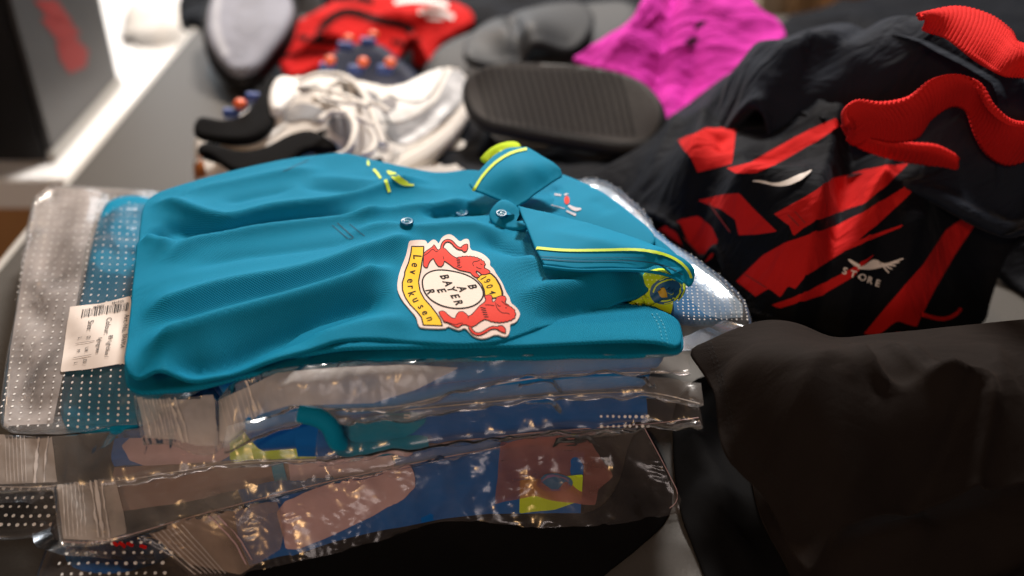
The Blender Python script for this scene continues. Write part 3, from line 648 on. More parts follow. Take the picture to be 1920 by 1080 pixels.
# ------------------------------------------------------------------ jersey heap on the right
FK = 1.15
jb = thing('black_jersey', 'black jersey heaped at the upper right with a red rib collar', 'jersey')
j1 = sheet('body', [(1130, 345, .05), (1200, 258, .06), (1290, 192, .08), (1390, 118, .11), (1500, 66, .15), (1620, 34, .19), (1740, 28, .21), (1850, 62, .21), (1950, 120, .20), (2020, 260, .18), (1960, 380, .13), (1750, 360, .12), (1600, 360, .10), (1450, 380, .07), (1300, 360, .05)], M['navyblack'], jb,
  ctrl=[(1450, 180, .16), (1600, 120, .21), (1500, 250, .125), (1700, 150, .22), (1350, 230, .11)],
  folds=[([(1300, 215), (1400, 190), (1480, 140), (1560, 110)], .014, .025, .012), ([(1380, 150), (1460, 130), (1540, 90), (1640, 70)], .012, .02, .014), ([(1440, 190), (1540, 210), (1620, 180)], -.016, .014, .02),
         ([(1640, 110), (1740, 92), (1850, 120), (1900, 170)], .016, .02, .012), ([(1250, 270), (1340, 240), (1420, 250)], .012, .02, .01), ([(1400, 300), (1500, 270), (1580, 220)], .010, .016, .012), ([(1480, 120), (1570, 90), (1650, 100)], -.008, .01, .016)],
  thick=.012, res=.0045, wr=[(.004, 14, .5, 2.)], bk=dict(ex=.05, ang=2.1, iters=100, bend=.1, floor=.006, seed=5, wl=24., seedamp=.006))
M['dred'] = plain('dark_red', (.22, .008, .008), .8)
FK = 1.7
sheet('inner_layer', [(1250, 300, .06), (1310, 230, .075), (1400, 150, .09), (1520, 120, .12), (1640, 160, .13), (1640, 300, .10), (1450, 330, .07)], M['black'], jb, thick=.01, res=.008)
# ribbed waistband standing up in a wave
sj = thing('striped_jersey', 'black jersey with red stripes and a standing red ribbed waistband', 'jersey')
def ribband(name, top, bot, parent, nr=150, amp=.0016, back=None):
    n = 5; rows = []
    for k in range(n):
        t = k/(n-1); b = math.sin(math.pi*t)*.006
        rows.append([tuple(P(*(np.array(a)*(1-t)+np.array(c)*t))+np.array([0, -b, b])) for a, c in zip(top, bot)])
    o = patch(name, rows, M['redrib'], parent, nu=nr*8, nv=18, world=True)
    me = o.data; me.update(); nu = nr*8
    sg_ = 1 if sum(v.normal.dot(CAMP-v.co) for v in me.vertices) > 0 else -1; nrm = [v.normal.copy() for v in me.vertices]
    for i, v in enumerate(me.vertices):
        ph = (i % nu)/8*2*math.pi + 1.6*math.sin((i//nu)*.35)
        v.co += nrm[i]*(amp*math.sin(ph)*sg_)
    m = o.modifiers.new('solid', 'SOLIDIFY'); m.thickness = .004; m.offset = 0; return reg(o)
ribband('waistband', [(1584, 232, .172), (1582, 208, .178), (1604, 190, .184), (1650, 195, .184), (1700, 185, .19), (1745, 150, .20), (1790, 140, .205), (1832, 160, .20), (1858, 200, .19), (1890, 226, .182), (1925, 232, .18), (1975, 225, .18)],
        [(1592, 262, .150), (1606, 268, .148), (1632, 256, .154), (1672, 262, .152), (1716, 256, .156), (1742, 222, .17), (1782, 196, .18), (1815, 206, .176), (1832, 250, .16), (1855, 288, .148), (1890, 306, .142), (1940, 290, .144)], sj, 62, amp=.0008)
ribband('waistband_front', [(1584, 212, .176), (1590, 240, .160), (1640, 262, .150), (1700, 272, .145), (1750, 276, .143), (1784, 292, .138)],
        [(1582, 236, .162), (1604, 268, .146), (1650, 288, .136), (1700, 300, .13), (1745, 308, .127), (1786, 328, .12)], sj, 26, amp=.0006)
ribband('red_collar', [(1722, 32, .236), (1790, 18, .238), (1850, 32, .238), (1890, 60, .236), (1905, 84, .234), (1950, 96, .232), (1995, 140, .23)], [(1735, 54, .228), (1775, 74, .228), (1820, 107, .226), (1850, 127, .224), (1880, 142, .224), (1925, 148, .222), (1975, 190, .22)], jb, 44, amp=.0009)
inn = sheet('lining', [(1600, 275, .125), (1660, 250, .13), (1760, 190, .14), (1830, 210, .14), (1870, 300, .13), (1980, 300, .13), (1980, 380, .10), (1780, 340, .10), (1650, 310, .11)], M['blk'], sj, thick=.01, res=.006)
stripes = [
 [(1270, 266), (1320, 246), (1380, 236), (1377, 280), (1372, 308), (1340, 318), (1308, 328), (1296, 300)],
 [(1362, 316), (1420, 300), (1480, 268), (1566, 224), (1572, 240), (1530, 270), (1470, 302), (1418, 324), (1380, 325)],
 [(1308, 378), (1350, 366), (1386, 361), (1410, 388), (1456, 436), (1420, 440), (1385, 440), (1378, 410), (1350, 392)],
 [(1450, 402), (1500, 375), (1560, 338), (1620, 318), (1704, 308), (1665, 350), (1620, 385), (1550, 408), (1506, 430), (1486, 446), (1478, 425)],
 [(1234, 434), (1275, 415), (1308, 406), (1334, 425), (1346, 450), (1336, 482), (1322, 492), (1290, 470)],
 [(1380, 528), (1430, 480), (1470, 458), (1540, 436), (1620, 400), (1735, 330), (1700, 372), (1640, 430), (1580, 478), (1510, 520), (1490, 545), (1476, 540), (1462, 562), (1440, 545), (1416, 560)],
 [(1446, 576), (1500, 555), (1570, 520), (1640, 480), (1600, 520), (1540, 556), (1460, 582)],
 [(1620, 625), (1650, 590), (1730, 500), (1760, 452), (1775, 430), (1852, 378), (1830, 420), (1790, 480), (1756, 540), (1725, 600), (1712, 630), (1665, 632)],
 [(1540, 486), (1600, 458), (1694, 424), (1690, 430), (1600, 468), (1545, 492)]]
s1 = sheet('body', [(1060, 345, .05), (1130, 315, .06), (1220, 262, .075), (1270, 240, .09), (1380, 225, .11), (1480, 230, .12), (1580, 235, .14), (1650, 290, .125), (1790, 322, .115), (1850, 330, .11), (1980, 320, .12), (2010, 420, .09), (1890, 470, .06), (1862, 540, .03), (1850, 600, .015), (1790, 650, .008), (1650, 690, .008), (1500, 690, .015), (1400, 630, .03), (1370, 565, .045), (1320, 500, .05), (1240, 450, .05), (1170, 395, .045)], M['black'], sj,
  ctrl=[(1450, 330, .112), (1600, 380, .108), (1350, 400, .095), (1700, 450, .09), (1530, 480, .09), (1300, 300, .11)],
  folds=[([(1290, 310), (1380, 330), (1450, 345), (1540, 320), (1640, 300)], .012, .012, .02), ([(1310, 330), (1400, 350), (1480, 345), (1560, 325), (1640, 300)], .009, .018, .005, .1), ([(1318, 378), (1378, 402), (1392, 442), (1460, 442)], .007, .005, .014, .1), ([(1452, 398), (1482, 446), (1506, 446), (1582, 408), (1664, 362)], .009, .014, .005, .1), ([(1382, 528), (1416, 566), (1440, 566), (1470, 548), (1500, 545), (1520, 524), (1590, 486), (1700, 400)], .010, .016, .005, .1), ([(1440, 590), (1540, 570), (1620, 520), (1700, 450)], .006, .012, .005, .1), ([(1440, 440), (1540, 420), (1640, 370), (1720, 330)], -.014, .008, .014),
         ([(1400, 560), (1500, 500), (1600, 440), (1720, 350)], .010, .012, .008), ([(1460, 590), (1560, 520), (1680, 420)], -.012, .01, .012), ([(1560, 620), (1680, 520), (1780, 400)], .012, .02, .014),
         ([(1250, 440), (1310, 410), (1340, 380)], .008, .014, .01), ([(1360, 290), (1350, 250)], -.006, .008, .01), ([(1130, 350), (1230, 360), (1300, 385)], .008, .012, .012), ([(1800, 480), (1860, 420), (1900, 370)], -.01, .014, .014)],
  thick=.008, res=.0034, inlays=[('red_stripe', q, M['red']) for q in stripes], wr=[(.002, 18, .6, 2.)], bk=dict(ex=.035, ang=2.1, iters=90, bend=.1, floor=.006, seed=8, seedamp=.0025))
LAY = s1
for _q in [stroke([(1478, 402), (1500, 425)], 2.5, 0), stroke([(1490, 396), (1512, 420)], 2, 0), stroke([(1330, 378), (1372, 436)], 2.5, 0), stroke([(1262, 424), (1318, 480)], 2.5, 0), stroke([(1395, 512), (1440, 540)], 2.5, 0)]: decal('stripe_seam', [_q], LAY, M['dred'], sj, off=.0014, jump=.05)
M['wprint'] = plain('white_transfer', (.72, .66, .62), .5)
decal('wing_emblem', [taper([(1412, 340), (1430, 341), (1448, 347), (1470, 347), (1495, 338), (1521, 322)], [2, 5, 4, 9, 13, 2])], LAY, M['wprint'], sj, off=.0016, jump=.05)
wings = [taper([(1606+k*2, 503-k*.5), (1640, 503-k*5), (1694-k*7, 484+k*7)], [2.5, 4.6, 2.5]) for k in range(5)]
decal('winged_emblem', wings+[taper([(1590, 486), (1600, 494), (1612, 500)], [3, 7, 5])], s1, M['wprint'], sj, off=.0016, jump=.05)
lettering('lettering', [(c, (1584+i*15, 508+i*5.6), (18, 5.5), (5, -17), .02) for i, c in enumerate('STORE')], s1, M['wprint'], sj, off=.0016)
tube('piping', [(1730, 590, .05), (1765, 600, .04), (1790, 592, .038), (1800, 580, .038)], .0016, M['red'], sj)
rg = thing('black_garment', 'black garment with thin red piping at the far right edge', 'garment')
g1 = sheet('body', [(1850, 500, .01), (1862, 440, .03), (1920, 400, .05), (2040, 380, .05), (2060, 600, .02), (1960, 565, .01), (1900, 530, .006)], M['black'], rg, thick=.012, res=.006, wr=[(.003, 30)])
decal('red_piping', [stroke([(1880, 486), (1900, 462), (1925, 436)], 5)], g1, M['red'], rg, off=.0012)

FK = 1.9
# ------------------------------------------------------------------ black t-shirt lower right
ts = thing('black_tshirt', 'large plain black t-shirt spread over the lower right corner', 't-shirt')
sheet('sleeve_inside', [(1275, 962, .006), (1262, 860, .012), (1262, 740, .02), (1330, 690, .03), (1440, 740, .03), (1480, 900, .02), (1560, 1150, .006), (1350, 1150, .004), (1300, 1020, .004)], M['blk'], ts, thick=.004, res=.006, folds=[([(1300, 900), (1350, 990), (1420, 1090)], .006, .006, .006), ([(1280, 800), (1330, 900), (1400, 1000)], .006, .008, .008)])  # shade inside the sleeve put into a blacker cloth colour
t2 = sheet('back_panel', [(1500, 1085, .012), (1420, 960, .018), (1400, 800, .03), (1420, 720, .035), (1560, 760, .04), (1800, 800, .05), (2080, 800, .06), (2120, 1260, .03), (1700, 1330, .02), (1540, 1300, .01), (1515, 1150, .01)], M['black_r'], ts, thick=.008, res=.006,
  folds=[([(1550, 1010), (1700, 1010), (1850, 960), (1990, 900)], .003, .012, .03), ([(1500, 1090), (1700, 1080), (1990, 1010)], -.012, .016, .016), ([(1560, 1030), (1640, 1020), (1760, 980)], .005, .006, .01)], wr=[(.002, 22)], bk=dict(ex=.03, ang=1.2, iters=80))
t1 = sheet('front_panel', [(1288, 655, .088), (1330, 636, .092), (1385, 612, .096), (1440, 598, .098), (1500, 606, .096), (1560, 632, .092), (1640, 626, .094), (1720, 618, .096), (1850, 606, .10), (2060, 585, .10), (2120, 800, .09), (2080, 880, .075), (1990, 885, .072), (1900, 910, .066), (1800, 930, .06), (1700, 940, .056), (1600, 985, .05), (1552, 1012, .044), (1530, 1065, .035), (1508, 1085, .032), (1475, 1010, .038), (1430, 935, .046), (1396, 896, .052), (1355, 856, .06), (1347, 800, .068), (1334, 715, .08), (1312, 690, .084)], M['black_r'], ts,
  ctrl=[(1500, 750, .098), (1700, 760, .094), (1450, 860, .068), (1850, 760, .096), (1560, 880, .074), (1380, 700, .094)],
  folds=[([(1585, 645), (1635, 702), (1676, 745), (1728, 780), (1788, 804), (1815, 850)], .0045, .003, .010, .25), ([(1680, 636), (1742, 698), (1800, 733), (1826, 800), (1832, 860)], .0034, .003, .008, .25), ([(1640, 636), (1700, 690), (1756, 742), (1800, 775)], .0026, .003, .006, .25), ([(1596, 690), (1640, 745), (1700, 792), (1760, 826)], -.0034, .006, .009, .3),
         ([(1590, 965), (1700, 905), (1770, 860), (1800, 800)], -.0045, .006, .012, .3), ([(1826, 770), (1830, 840), (1840, 905), (1872, 925)], .0042, .003, .006, .25), ([(1350, 690), (1450, 700), (1560, 690)], .0012, .02, .02), ([(1860, 640), (1880, 720), (1925, 800)], .0020, .004, .010, .3), ([(1420, 880), (1500, 840), (1600, 830), (1700, 840)], .0022, .010, .016, .3), ([(1480, 960), (1540, 900), (1640, 870)], .0022, .006, .012, .3)],
  thick=.003, res=.0030, inward=0, bk=dict(ex=.012, ang=.6, iters=40, bend=.05, floor=.002, seed=12, wl=24., seedamp=.0005, sm=1))
M['bstitch'] = plain('dark_stitch', (.002, .002, .002), .9)
hem = [(1332, 640), (1350, 690), (1366, 745), (1376, 800), (1390, 842), (1440, 880), (1480, 925), (1510, 970), (1535, 1010)]
decal('hem_stitch', dashes(hem, 1.6, 6, 3), t1, M['bstitch'], ts, off=.0004, step=4)
decal('hem_stitch', dashes([(a-7, b+3) for a, b in hem], 1.4, 6, 3), t1, M['bstitch'], ts, off=.0004, step=4)

FK = 1.05
# ------------------------------------------------------------------ bag stack
GS = 'folded shirts inside the clear bags'; GB = 'clear bags in the stack under the polo'
def slab(name, label, front, back, z, th, mat, wr=.001):
    """folded shirt: front edge as seen, back runs under the pile"""
    o = sheet(name, front+back, mat, None, thick=th, res=.006, wr=[(wr, 30)], soft=1, inset=.5)
    return cat(o, label, 'folded shirt', GS)
def bk(z, x0=300, x1=1250, y=420): return [(x1, y, z), (x0, y, z)]
shA = slab('folded_shirt', 'bright blue folded shirt in the topmost bag directly under the polo', [(560, 735, .095), (700, 712, .095), (850, 695, .095), (1000, 680, .095), (1150, 672, .095), (1262, 664, .094)], bk(.095), 0, .010, M['brightblue'])
shA2 = slab('folded_shirt', 'blue folded shirt showing as a bright strip below the topmost film edge', [(430, 790, .086), (560, 762, .086), (700, 748, .086), (850, 728, .086), (1000, 712, .086), (1150, 700, .086), (1228, 698, .086)], bk(.086, 330, 1215), 0, .012, M['brightblue'])
shB = slab('folded_shirt', 'dark blue folded shirt in the bag with the small white letter m', [(450, 800, .073), (600, 785, .073), (700, 778, .073), (850, 770, .073), (1000, 750, .073), (1130, 735, .073), (1200, 735, .073)], bk(.073, 300, 1200), 0, .022, M['navyblue'])
shC = slab('folded_shirt', 'folded shirt with a mauve card and a lime panel at its front edge', [(215, 822, .052), (330, 812, .052), (450, 806, .052), (600, 806, .052), (750, 800, .052), (900, 780, .052), (1100, 770, .052), (1200, 772, .052)], bk(.052, 200, 1200), 0, .016, M['navyblue'])
shD = slab('folded_shirt', 'dark blue folded shirt two from the table in a hazy bag', [(215, 880, .036), (350, 872, .036), (500, 866, .036), (650, 850, .036), (800, 832, .036), (920, 818, .036), (1100, 800, .036)], bk(.036, 200, 1150), 0, .016, M['navyblue'])
shE = slab('folded_shirt', 'lowest blue folded shirt with a long mauve card and a lime patch', [(440, 950, .019), (560, 930, .020), (700, 900, .021), (800, 868, .022), (900, 850, .022), (1000, 850, .022), (1095, 860, .020)], bk(.022, 300, 1100), 0, .012, M['navyblue'])
# sloping front of the lowest shirt
shEf = patch('front_fold', [[(440, 960, .022), (540, 930, .026), (640, 905, .028), (760, 875, .030), (880, 845, .032), (960, 830, .034), (1095, 850, .028)],
   [(450, 1010, .012), (540, 985, .016), (640, 960, .02), (760, 930, .022), (880, 905, .022), (960, 890, .022), (1092, 905, .018)],
   [(470, 1065, .003), (540, 1045, .005), (640, 1012, .008), (760, 985, .008), (880, 965, .006), (960, 962, .003), (1088, 960, .003)]], M['navyblue'], shE, nu=90, nv=30, wr=[(.002, 30, 1), (.0012, 70, 3)])
decal('card', [[(515, 948), (600, 915), (700, 880), (765, 868), (778, 890), (776, 925), (700, 965), (620, 1005), (540, 1038), (530, 1000)]], shEf, M['mauve'], shE, off=.0015, soft=1)
decal('lime_patch', [[(975, 900), (1092, 890), (1090, 938), (1040, 955), (974, 962)]], shEf, M['lime'], shE, off=.0012)
decal('round_badge', [ell(1040, 905, 34, 16)], shEf, M['logo_navy'], shE, off=.0018)
decal('badge_ring', [stroke(ell(1040, 905, 27, 12), 3, 0, False)], shEf, plain('purple_ring', (.16, .10, .22), .6), shE, off=.0022)
def front(name, x, ytop, ybot, ztop, zbot, mat, parent, bulge=.005, wr=((.0012, 50, 1),), nv=16, bk=None):
    rows = []
    for k in range(5):
        t = k/4; b = math.sin(math.pi*min(1, t*1.1))*bulge
        rows.append([tuple(P(a, c*(1-t)+d*t, ztop*(1-t)+zbot*t)+np.array([0, -b, 0])) for a, c, d in zip(x, ytop, ybot)])
    return patch(name, rows, mat, parent, nu=150, nv=nv, wr=wr, world=True, bk=bk, shift=(0, -.004, 0) if bk else (0, 0, 0))
cf = front('front_edge', [215, 330, 450, 600, 640], [822, 812, 806, 806, 808], [872, 868, 862, 860, 855], .053, .040, M['navyblue'], shC)
decal('card', [[(220, 826), (330, 800), (440, 800), (440, 862), (330, 868), (252, 872)]], cf, M['mauve'], shC, off=.0012, soft=1)
decal('lime_panel', [[(432, 812), (470, 806), (594, 808), (594, 858), (432, 860)]], cf, M['lime'], shC, off=.0014)
df_ = front('front_edge', [215, 350, 500, 650, 800, 920, 1000], [878, 870, 862, 848, 832, 818, 810], [960, 940, 905, 888, 868, 845, 830], .038, .024, M['brown'], shD)
decal('card', [[(540, 862), (728, 845), (740, 872), (620, 895), (545, 905)]], df_, M['mauve'], shD, off=.0012)
decal('blue_band', [[(735, 846), (960, 816), (990, 826), (860, 858), (745, 878)]], df_, M['navyblue'], shD, off=.0012)
decal('teal_sliver', [[(508, 866), (530, 864), (540, 900), (536, 920), (526, 922), (514, 895)]], df_, M['teal_s'], shD, off=.0014)
bf = front('front_edge', [560, 640, 760, 880, 1000, 1130, 1210], [768, 776, 770, 762, 748, 738, 738], [850, 850, 830, 818, 805, 795, 790], .075, .055, M['navyblue'], shB, bulge=.008, wr=((.0025, 26, 5),))
decal('soft_teal_roll', [[(632, 800), (700, 780), (800, 772), (798, 800), (720, 835), (650, 850)]], bf, M['teal_s'], shB, off=.0015, soft=1)
tube('rolled_hem', [(560, 775, .086), (600, 782, .084), (622, 800, .08), (632, 830, .07), (650, 842, .062), (720, 838, .06), (800, 822, .06)], .0055, M['teal_s'], shB)

def bag(label): return thing('clear_bag', label, 'plastic bag', GB)
def zipseal(parent, quads):
    for qd in quads: tube('zip_seal', qd, .0011, M['zip'], parent, ns=8, flat=.5)
# --- left large dotted bag
bl = bag('large dotted clear bag with a white size label sticking out left of the polo')
FILMR = film('clear_blue_film', haze=.08, crk=.35, gl=.3)
fl = sheet('film', [(66, 346, .062), (190, 348, .064), (320, 358, .068), (420, 380, .082), (420, 700, .082), (300, 780, .072), (262, 790, .068), (180, 800, .064), (80, 812, .060), (2, 806, .056), (0, 760, .056), (14, 660, .056), (34, 560, .058), (44, 460, .060)], M['film'], bl,
   ctrl=[(200, 450, .082), (180, 600, .082), (210, 740, .078), (90, 560, .066)], thick=.006, res=.0030, wr=[(.0012, 22, .3, 2.5)], soft=1, bk=dict(ex=.05, ang=.6, iters=70, bend=.04, floor=.003, iso=.5, seed=5, sm=1))
sL = sheet('folded_shirt', [(188, 384, .070), (215, 366, .070), (252, 362, .070), (300, 372, .072), (380, 400, .072), (380, 700, .072), (262, 782, .066), (150, 790, .064), (112, 780, .062), (118, 720, .064), (140, 620, .068), (150, 560, .068), (168, 470, .070)], M['teal_s'], None,
   ctrl=[(220, 560, .075), (200, 700, .072)], thick=.016, res=.005, wr=[(.001, 40)]); cat(sL, 'teal folded shirt inside the left dotted bag, under the size label', 'folded shirt', GS)
bpn = sheet('back_panel', [(70, 352, .052), (200, 352, .054), (300, 364, .056), (300, 780, .05), (80, 806, .046), (8, 800, .044), (22, 650, .046), (50, 460, .05)], M['film_hh'], bl, thick=.004, res=.005, wr=[(.0015, 30, .3, 2.5)], soft=1)
hz_ = decal('print_panel', [[(72, 352), (190, 360), (180, 400), (160, 470), (146, 560), (120, 700), (100, 795), (8, 800), (20, 660), (50, 470)]], fl, film('milky_panel', haze=.62, crk=.9, hcol=(.60, .55, .54), tint=(.94, .92, .9)), bl, off=.0006)
dots('perforation_dots', [(75, 360), (255, 372), (240, 800), (-20, 800)], 15, 38, .00075, fl, M['dotw'], bl, off=.0010)
lb = decal('size_label', [[(134, 578), (190, 572), (246, 558), (262, 700), (230, 684), (170, 694), (116, 700)]], fl, M['label'], bl, off=.0014, step=5)
LM = (lb,)
# barcode and writing on the size label (reads top to bottom)
bars = []; x = 152.0; random.seed(9)
while x < 240:
    w_ = random.choice([1, 1, 1.6, 2.6]); y0 = 580-(x-152)*.155; bars.append([(x+3, y0), (x+3+w_, y0-.15*w_), (x+w_, y0+17), (x, y0+17)]); x += w_+random.choice([1.1, 1.5, 2.4])
decal('barcode', bars, lb, M['ink'], bl, off=.0003, step=4)
RT, UP = (-1.6, 17.5), (19, -3.2)
lettering('label_writing', [(a_, b_, (c_[0]*.86, c_[1]*.86), (d_[0]*.86, d_[1]*.86)) for a_, b_, c_, d_ in [q_[:4] for q_ in [('Size:', (170, 611), (-2.3, 13), (17.5, -2.6), .01), ('Colour:', (203, 612), (-2.2, 12.0), (17, -2.6), .01), ('Art.-No.', (236, 607), (-2, 11.5), (15, -2.2), .01),
   ('89 lightblue /', (203, 650), (-1.9, 9.2), (14, -2.2)), ('lightgreen', (185, 648), (-1.6, 8.6), (13, -2)), ('BR6904', (232, 640), (-1.8, 9.5), (14, -2.2)),
   ('D', (167, 633), (-1.4, 8.5), (12, -1.9)), ('UK', (163, 656), (-1.2, 8), (11, -1.7)), ('EU', (160, 678), (-1.2, 8), (11, -1.7)),
   ('L', (151, 634), (-1.4, 8.5), (12, -1.9)), ('M', (148, 658), (-1.3, 8.5), (11, -1.8)), ('L', (143, 681), (-1.3, 8), (11, -1.8)),
   ('059144', (222, 567), (-8.5, 1.6), (-1.5, -8)), ('998946', (186, 575), (-8.5, 1.3), (-1.5, -8))]]], lb, M['ink'], bl, off=.0004)
decal('label_rule', [stroke([(141, 645), (180, 639)], 1, 0), stroke([(136, 672), (174, 665)], 1, 0)], lb, M['inkd'], bl, off=.0004)
# --- right dotted bag
br = bag('pale blue dotted clear bag lying open to the right of the polo collar')
fr_ = sheet('film', [(1040, 350, .085), (1110, 332, .088), (1150, 345, .088), (1214, 402, .085), (1232, 440, .085), (1330, 500, .076), (1420, 596, .068), (1380, 622, .068), (1290, 660, .08), (1180, 640, .084), (1050, 500, .084)], FILMR, br, ctrl=[(1330, 560, .085), (1180, 420, .095)], thick=.006, res=.0035, wr=[(.001, 25)], soft=1, bk=dict(ex=.03, ang=.3, iters=60, bend=.05, iso=.5))
M['paleblue'] = cloth('pale_blue_cloth', (.05, .24, .50), weave=1200, wstr=.15)
pb = sheet('folded_shirt', [(1060, 350, .078), (1110, 340, .08), (1200, 405, .078), (1320, 505, .07), (1395, 585, .062), (1300, 600, .066), (1180, 560, .074), (1080, 450, .078)], M['paleblue'], None, thick=.01, res=.006); cat(pb, 'pale blue folded shirt inside the dotted bag right of the collar', 'folded shirt', GS)
decal('milky_panel', [[(1085, 345), (1120, 336), (1212, 410), (1225, 440), (1330, 505), (1412, 594), (1330, 600), (1290, 560), (1200, 440)]], fr_, film('milky_blue', haze=.42, crk=.3, gl=.3, hcol=(.55, .70, .86), tint=(.9, .93, .96)), br, off=.0005, soft=1)
dots('perforation_dots', [(1060, 330), (1160, 330), (1425, 600), (1285, 600)], 15, 46, .00055, fr_, M['dotw'], br, off=.0010, stagger=True)

# --- bag A: flaps with zip stripes at left, film draped on the front
ba = bag('topmost bag of the stack, its double zip flap hanging out below the polo')
fa = patch('film', [[(255, 738, .089), (300, 745, .088), (350, 742, .088), (400, 738, .088), (412, 745, .084), (440, 715, .096), (480, 702, .100), (520, 690, .104), (620, 678, .105), (700, 672, .105), (760, 672, .105), (860, 668, .105), (1000, 662, .105), (1290, 662, .102)],
  [(262, 785, .080), (305, 785, .082), (355, 785, .082), (405, 790, .080), (412, 790, .078), (438, 762, .088), (480, 740, .092), (530, 724, .098), (600, 715, .1), (690, 705, .1), (760, 702, .1), (860, 695, .1), (1000, 680, .1), (1290, 678, .098)],
  [(272, 824, .070), (318, 824, .074), (365, 840, .072), (402, 843, .070), (414, 836, .070), (440, 815, .076), (488, 783, .082), (545, 764, .086), (590, 766, .086), (690, 765, .084), (755, 760, .084), (850, 735, .088), (1000, 706, .092), (1292, 697, .092)],
  [(274, 828, .069), (318, 828, .073), (365, 844, .071), (402, 847, .069), (416, 838, .068), (442, 817, .074), (490, 785, .078), (547, 764, .078), (592, 764, .078), (692, 762, .076), (755, 757, .076), (850, 730, .082), (1000, 700, .088), (1290, 692, .088)]], M['film_h'], ba, nu=260, nv=44, wr=[(.0012, 18, 7)], shift=(0, -.003, .001), bk=dict(ex=.07, ang=0, iters=70, bend=.03, sm=1, floor=.003, iso=.5, wl=75., seedamp=.0024, seed=5))
decal('milky_flap', [[(258, 745), (400, 742), (408, 836), (370, 836), (330, 824), (275, 820)], [(414, 750), (520, 700), (640, 690), (760, 685), (860, 690), (780, 730), (700, 755), (590, 758), (545, 758), (488, 776), (430, 826), (414, 828)]], fa, film('milky_flap', haze=.6, crk=.9, hcol=(.82, .79, .78), tint=(.94, .92, .9)), ba, off=.0009)
for k in range(9): decal('zip_ridge', [stroke([(268+k*6.5, 748), (284+k*6.6, 818)], 1.3, 0)], fa, M['zip'], ba, off=.0013)
for (a, w_) in ((318, 4), (328, 3)): decal('zip_seal', [stroke([(a, 748), (a+16, 790), (a+26, 832)], w_, 1)], fa, M['zip'], ba, off=.0016)
for k in range(6): decal('zip_ridge', [stroke([(418+k*8, 752-k*5), (432+k*8.5, 818-k*6)], 1.5, 0)], fa, M['zip'], ba, off=.0013)
decal('zip_seal', [stroke([(462, 714), (484, 772)], 4, 0)], fa, M['zip'], ba, off=.0016)
fa2 = front('film_edge', [430, 560, 640, 760, 900, 1000, 1100, 1200, 1240, 1312], [790, 762, 758, 750, 722, 708, 700, 698, 700, 712], [842, 780, 776, 768, 754, 745, 736, 734, 738, 756], .088, .074, M['film_h'], ba, bulge=.009, nv=24, bk=dict(ex=.07, ang=.3, iters=60, bend=.03, sm=1, iso=.5, wl=80., seedamp=.0022))
tube('film_rim', [(560, 778, .076), (640, 777, .0755), (760, 769, .0755), (900, 755, .0755), (1000, 746, .0755), (1100, 737, .0755), (1200, 735, .0755), (1240, 738, .075), (1312, 757, .072)], .0003, M['zip'], ba, ns=6)
tube('film_rim', [(547, 764, .086), (590, 767, .086), (690, 767, .084), (755, 762, .084), (850, 737, .088), (1000, 707, .092), (1150, 698, .092), (1292, 699, .092)], .0003, M['zip'], ba, ns=6)
# --- bag B
bb = bag('bag with the small white letter m, above the lime panel')
fb2 = front('film', [600, 640, 760, 880, 1000, 1130, 1240, 1310], [785, 776, 768, 756, 746, 736, 740, 756], [862, 858, 840, 822, 810, 800, 792, 782], .077, .053, M['film_w'], bb, bulge=.013, nv=30, bk=dict(ex=.07, ang=.3, iters=60, bend=.03, sm=1, iso=.5, wl=80., seedamp=.0022))
lettering('small_letter', [('m', (764, 779), (-2, 18), (24, 1), .03)], fb2, M['dotw'], bb, off=.0006)
dots('perforation_dots', [(1128, 781), (1215, 781), (1215, 799), (1128, 799)], 9, 2, .0009, fb2, M['dotw'], bb)
tube('film_rim', [(640, 860, .053), (760, 843, .052), (880, 824, .052), (1000, 811, .052), (1130, 801, .052), (1240, 793, .052), (1310, 783, .052)], .0003, M['mauve'], bb, ns=6)
# --- bag C
bc = bag('bag whose pale zip flap reaches the left edge, over the lime panel')
fc = patch('film', [[(-20, 806, .056), (60, 812, .055), (110, 812, .055), (240, 800, .056), (330, 792, .058), (450, 792, .06), (600, 795, .06), (645, 800, .058)],
   [(-20, 860, .046), (60, 862, .046), (110, 860, .046), (240, 852, .048), (330, 838, .051), (450, 830, .052), (600, 830, .052), (645, 832, .05)],
   [(-20, 912, .036), (60, 914, .036), (110, 910, .036), (240, 900, .038), (330, 884, .041), (450, 866, .043), (600, 862, .043), (645, 860, .043)],
   [(-20, 908, .030), (60, 910, .030), (110, 906, .031), (240, 894, .033), (330, 880, .036), (450, 862, .038), (600, 858, .038), (645, 856, .038)]], M['film_h'], bc, nu=150, nv=40, wr=[(.0008, 30, 3)], shift=(0, -.004, .001), bk=dict(ex=.06, ang=.3, iters=70, bend=.03, sm=1, floor=.003, iso=.5, wl=75., seedamp=.0024, seed=6))
decal('milky_flap', [[(0, 815), (98, 816), (108, 904), (0, 908)]], fc, M['film_hh'], bc, off=.0008)
for k in range(6): decal('zip_ridge', [stroke([(12+k*7, 818), (16+k*7, 905)], 1.4, 0)], fc, M['zip'], bc, off=.0012)
for (a, w_) in ((76, 5), (92, 2.5)): decal('zip_seal', [stroke([(a, 816), (a-6, 860), (a-10, 906)], w_, 1)], fc, M['zip'], bc, off=.0014)
tube('film_rim', [(-20, 912, .036), (60, 914, .036), (110, 910, .036), (240, 900, .038), (330, 884, .041), (450, 866, .043), (600, 862, .043)], .0003, M['zip'], bc, ns=6)
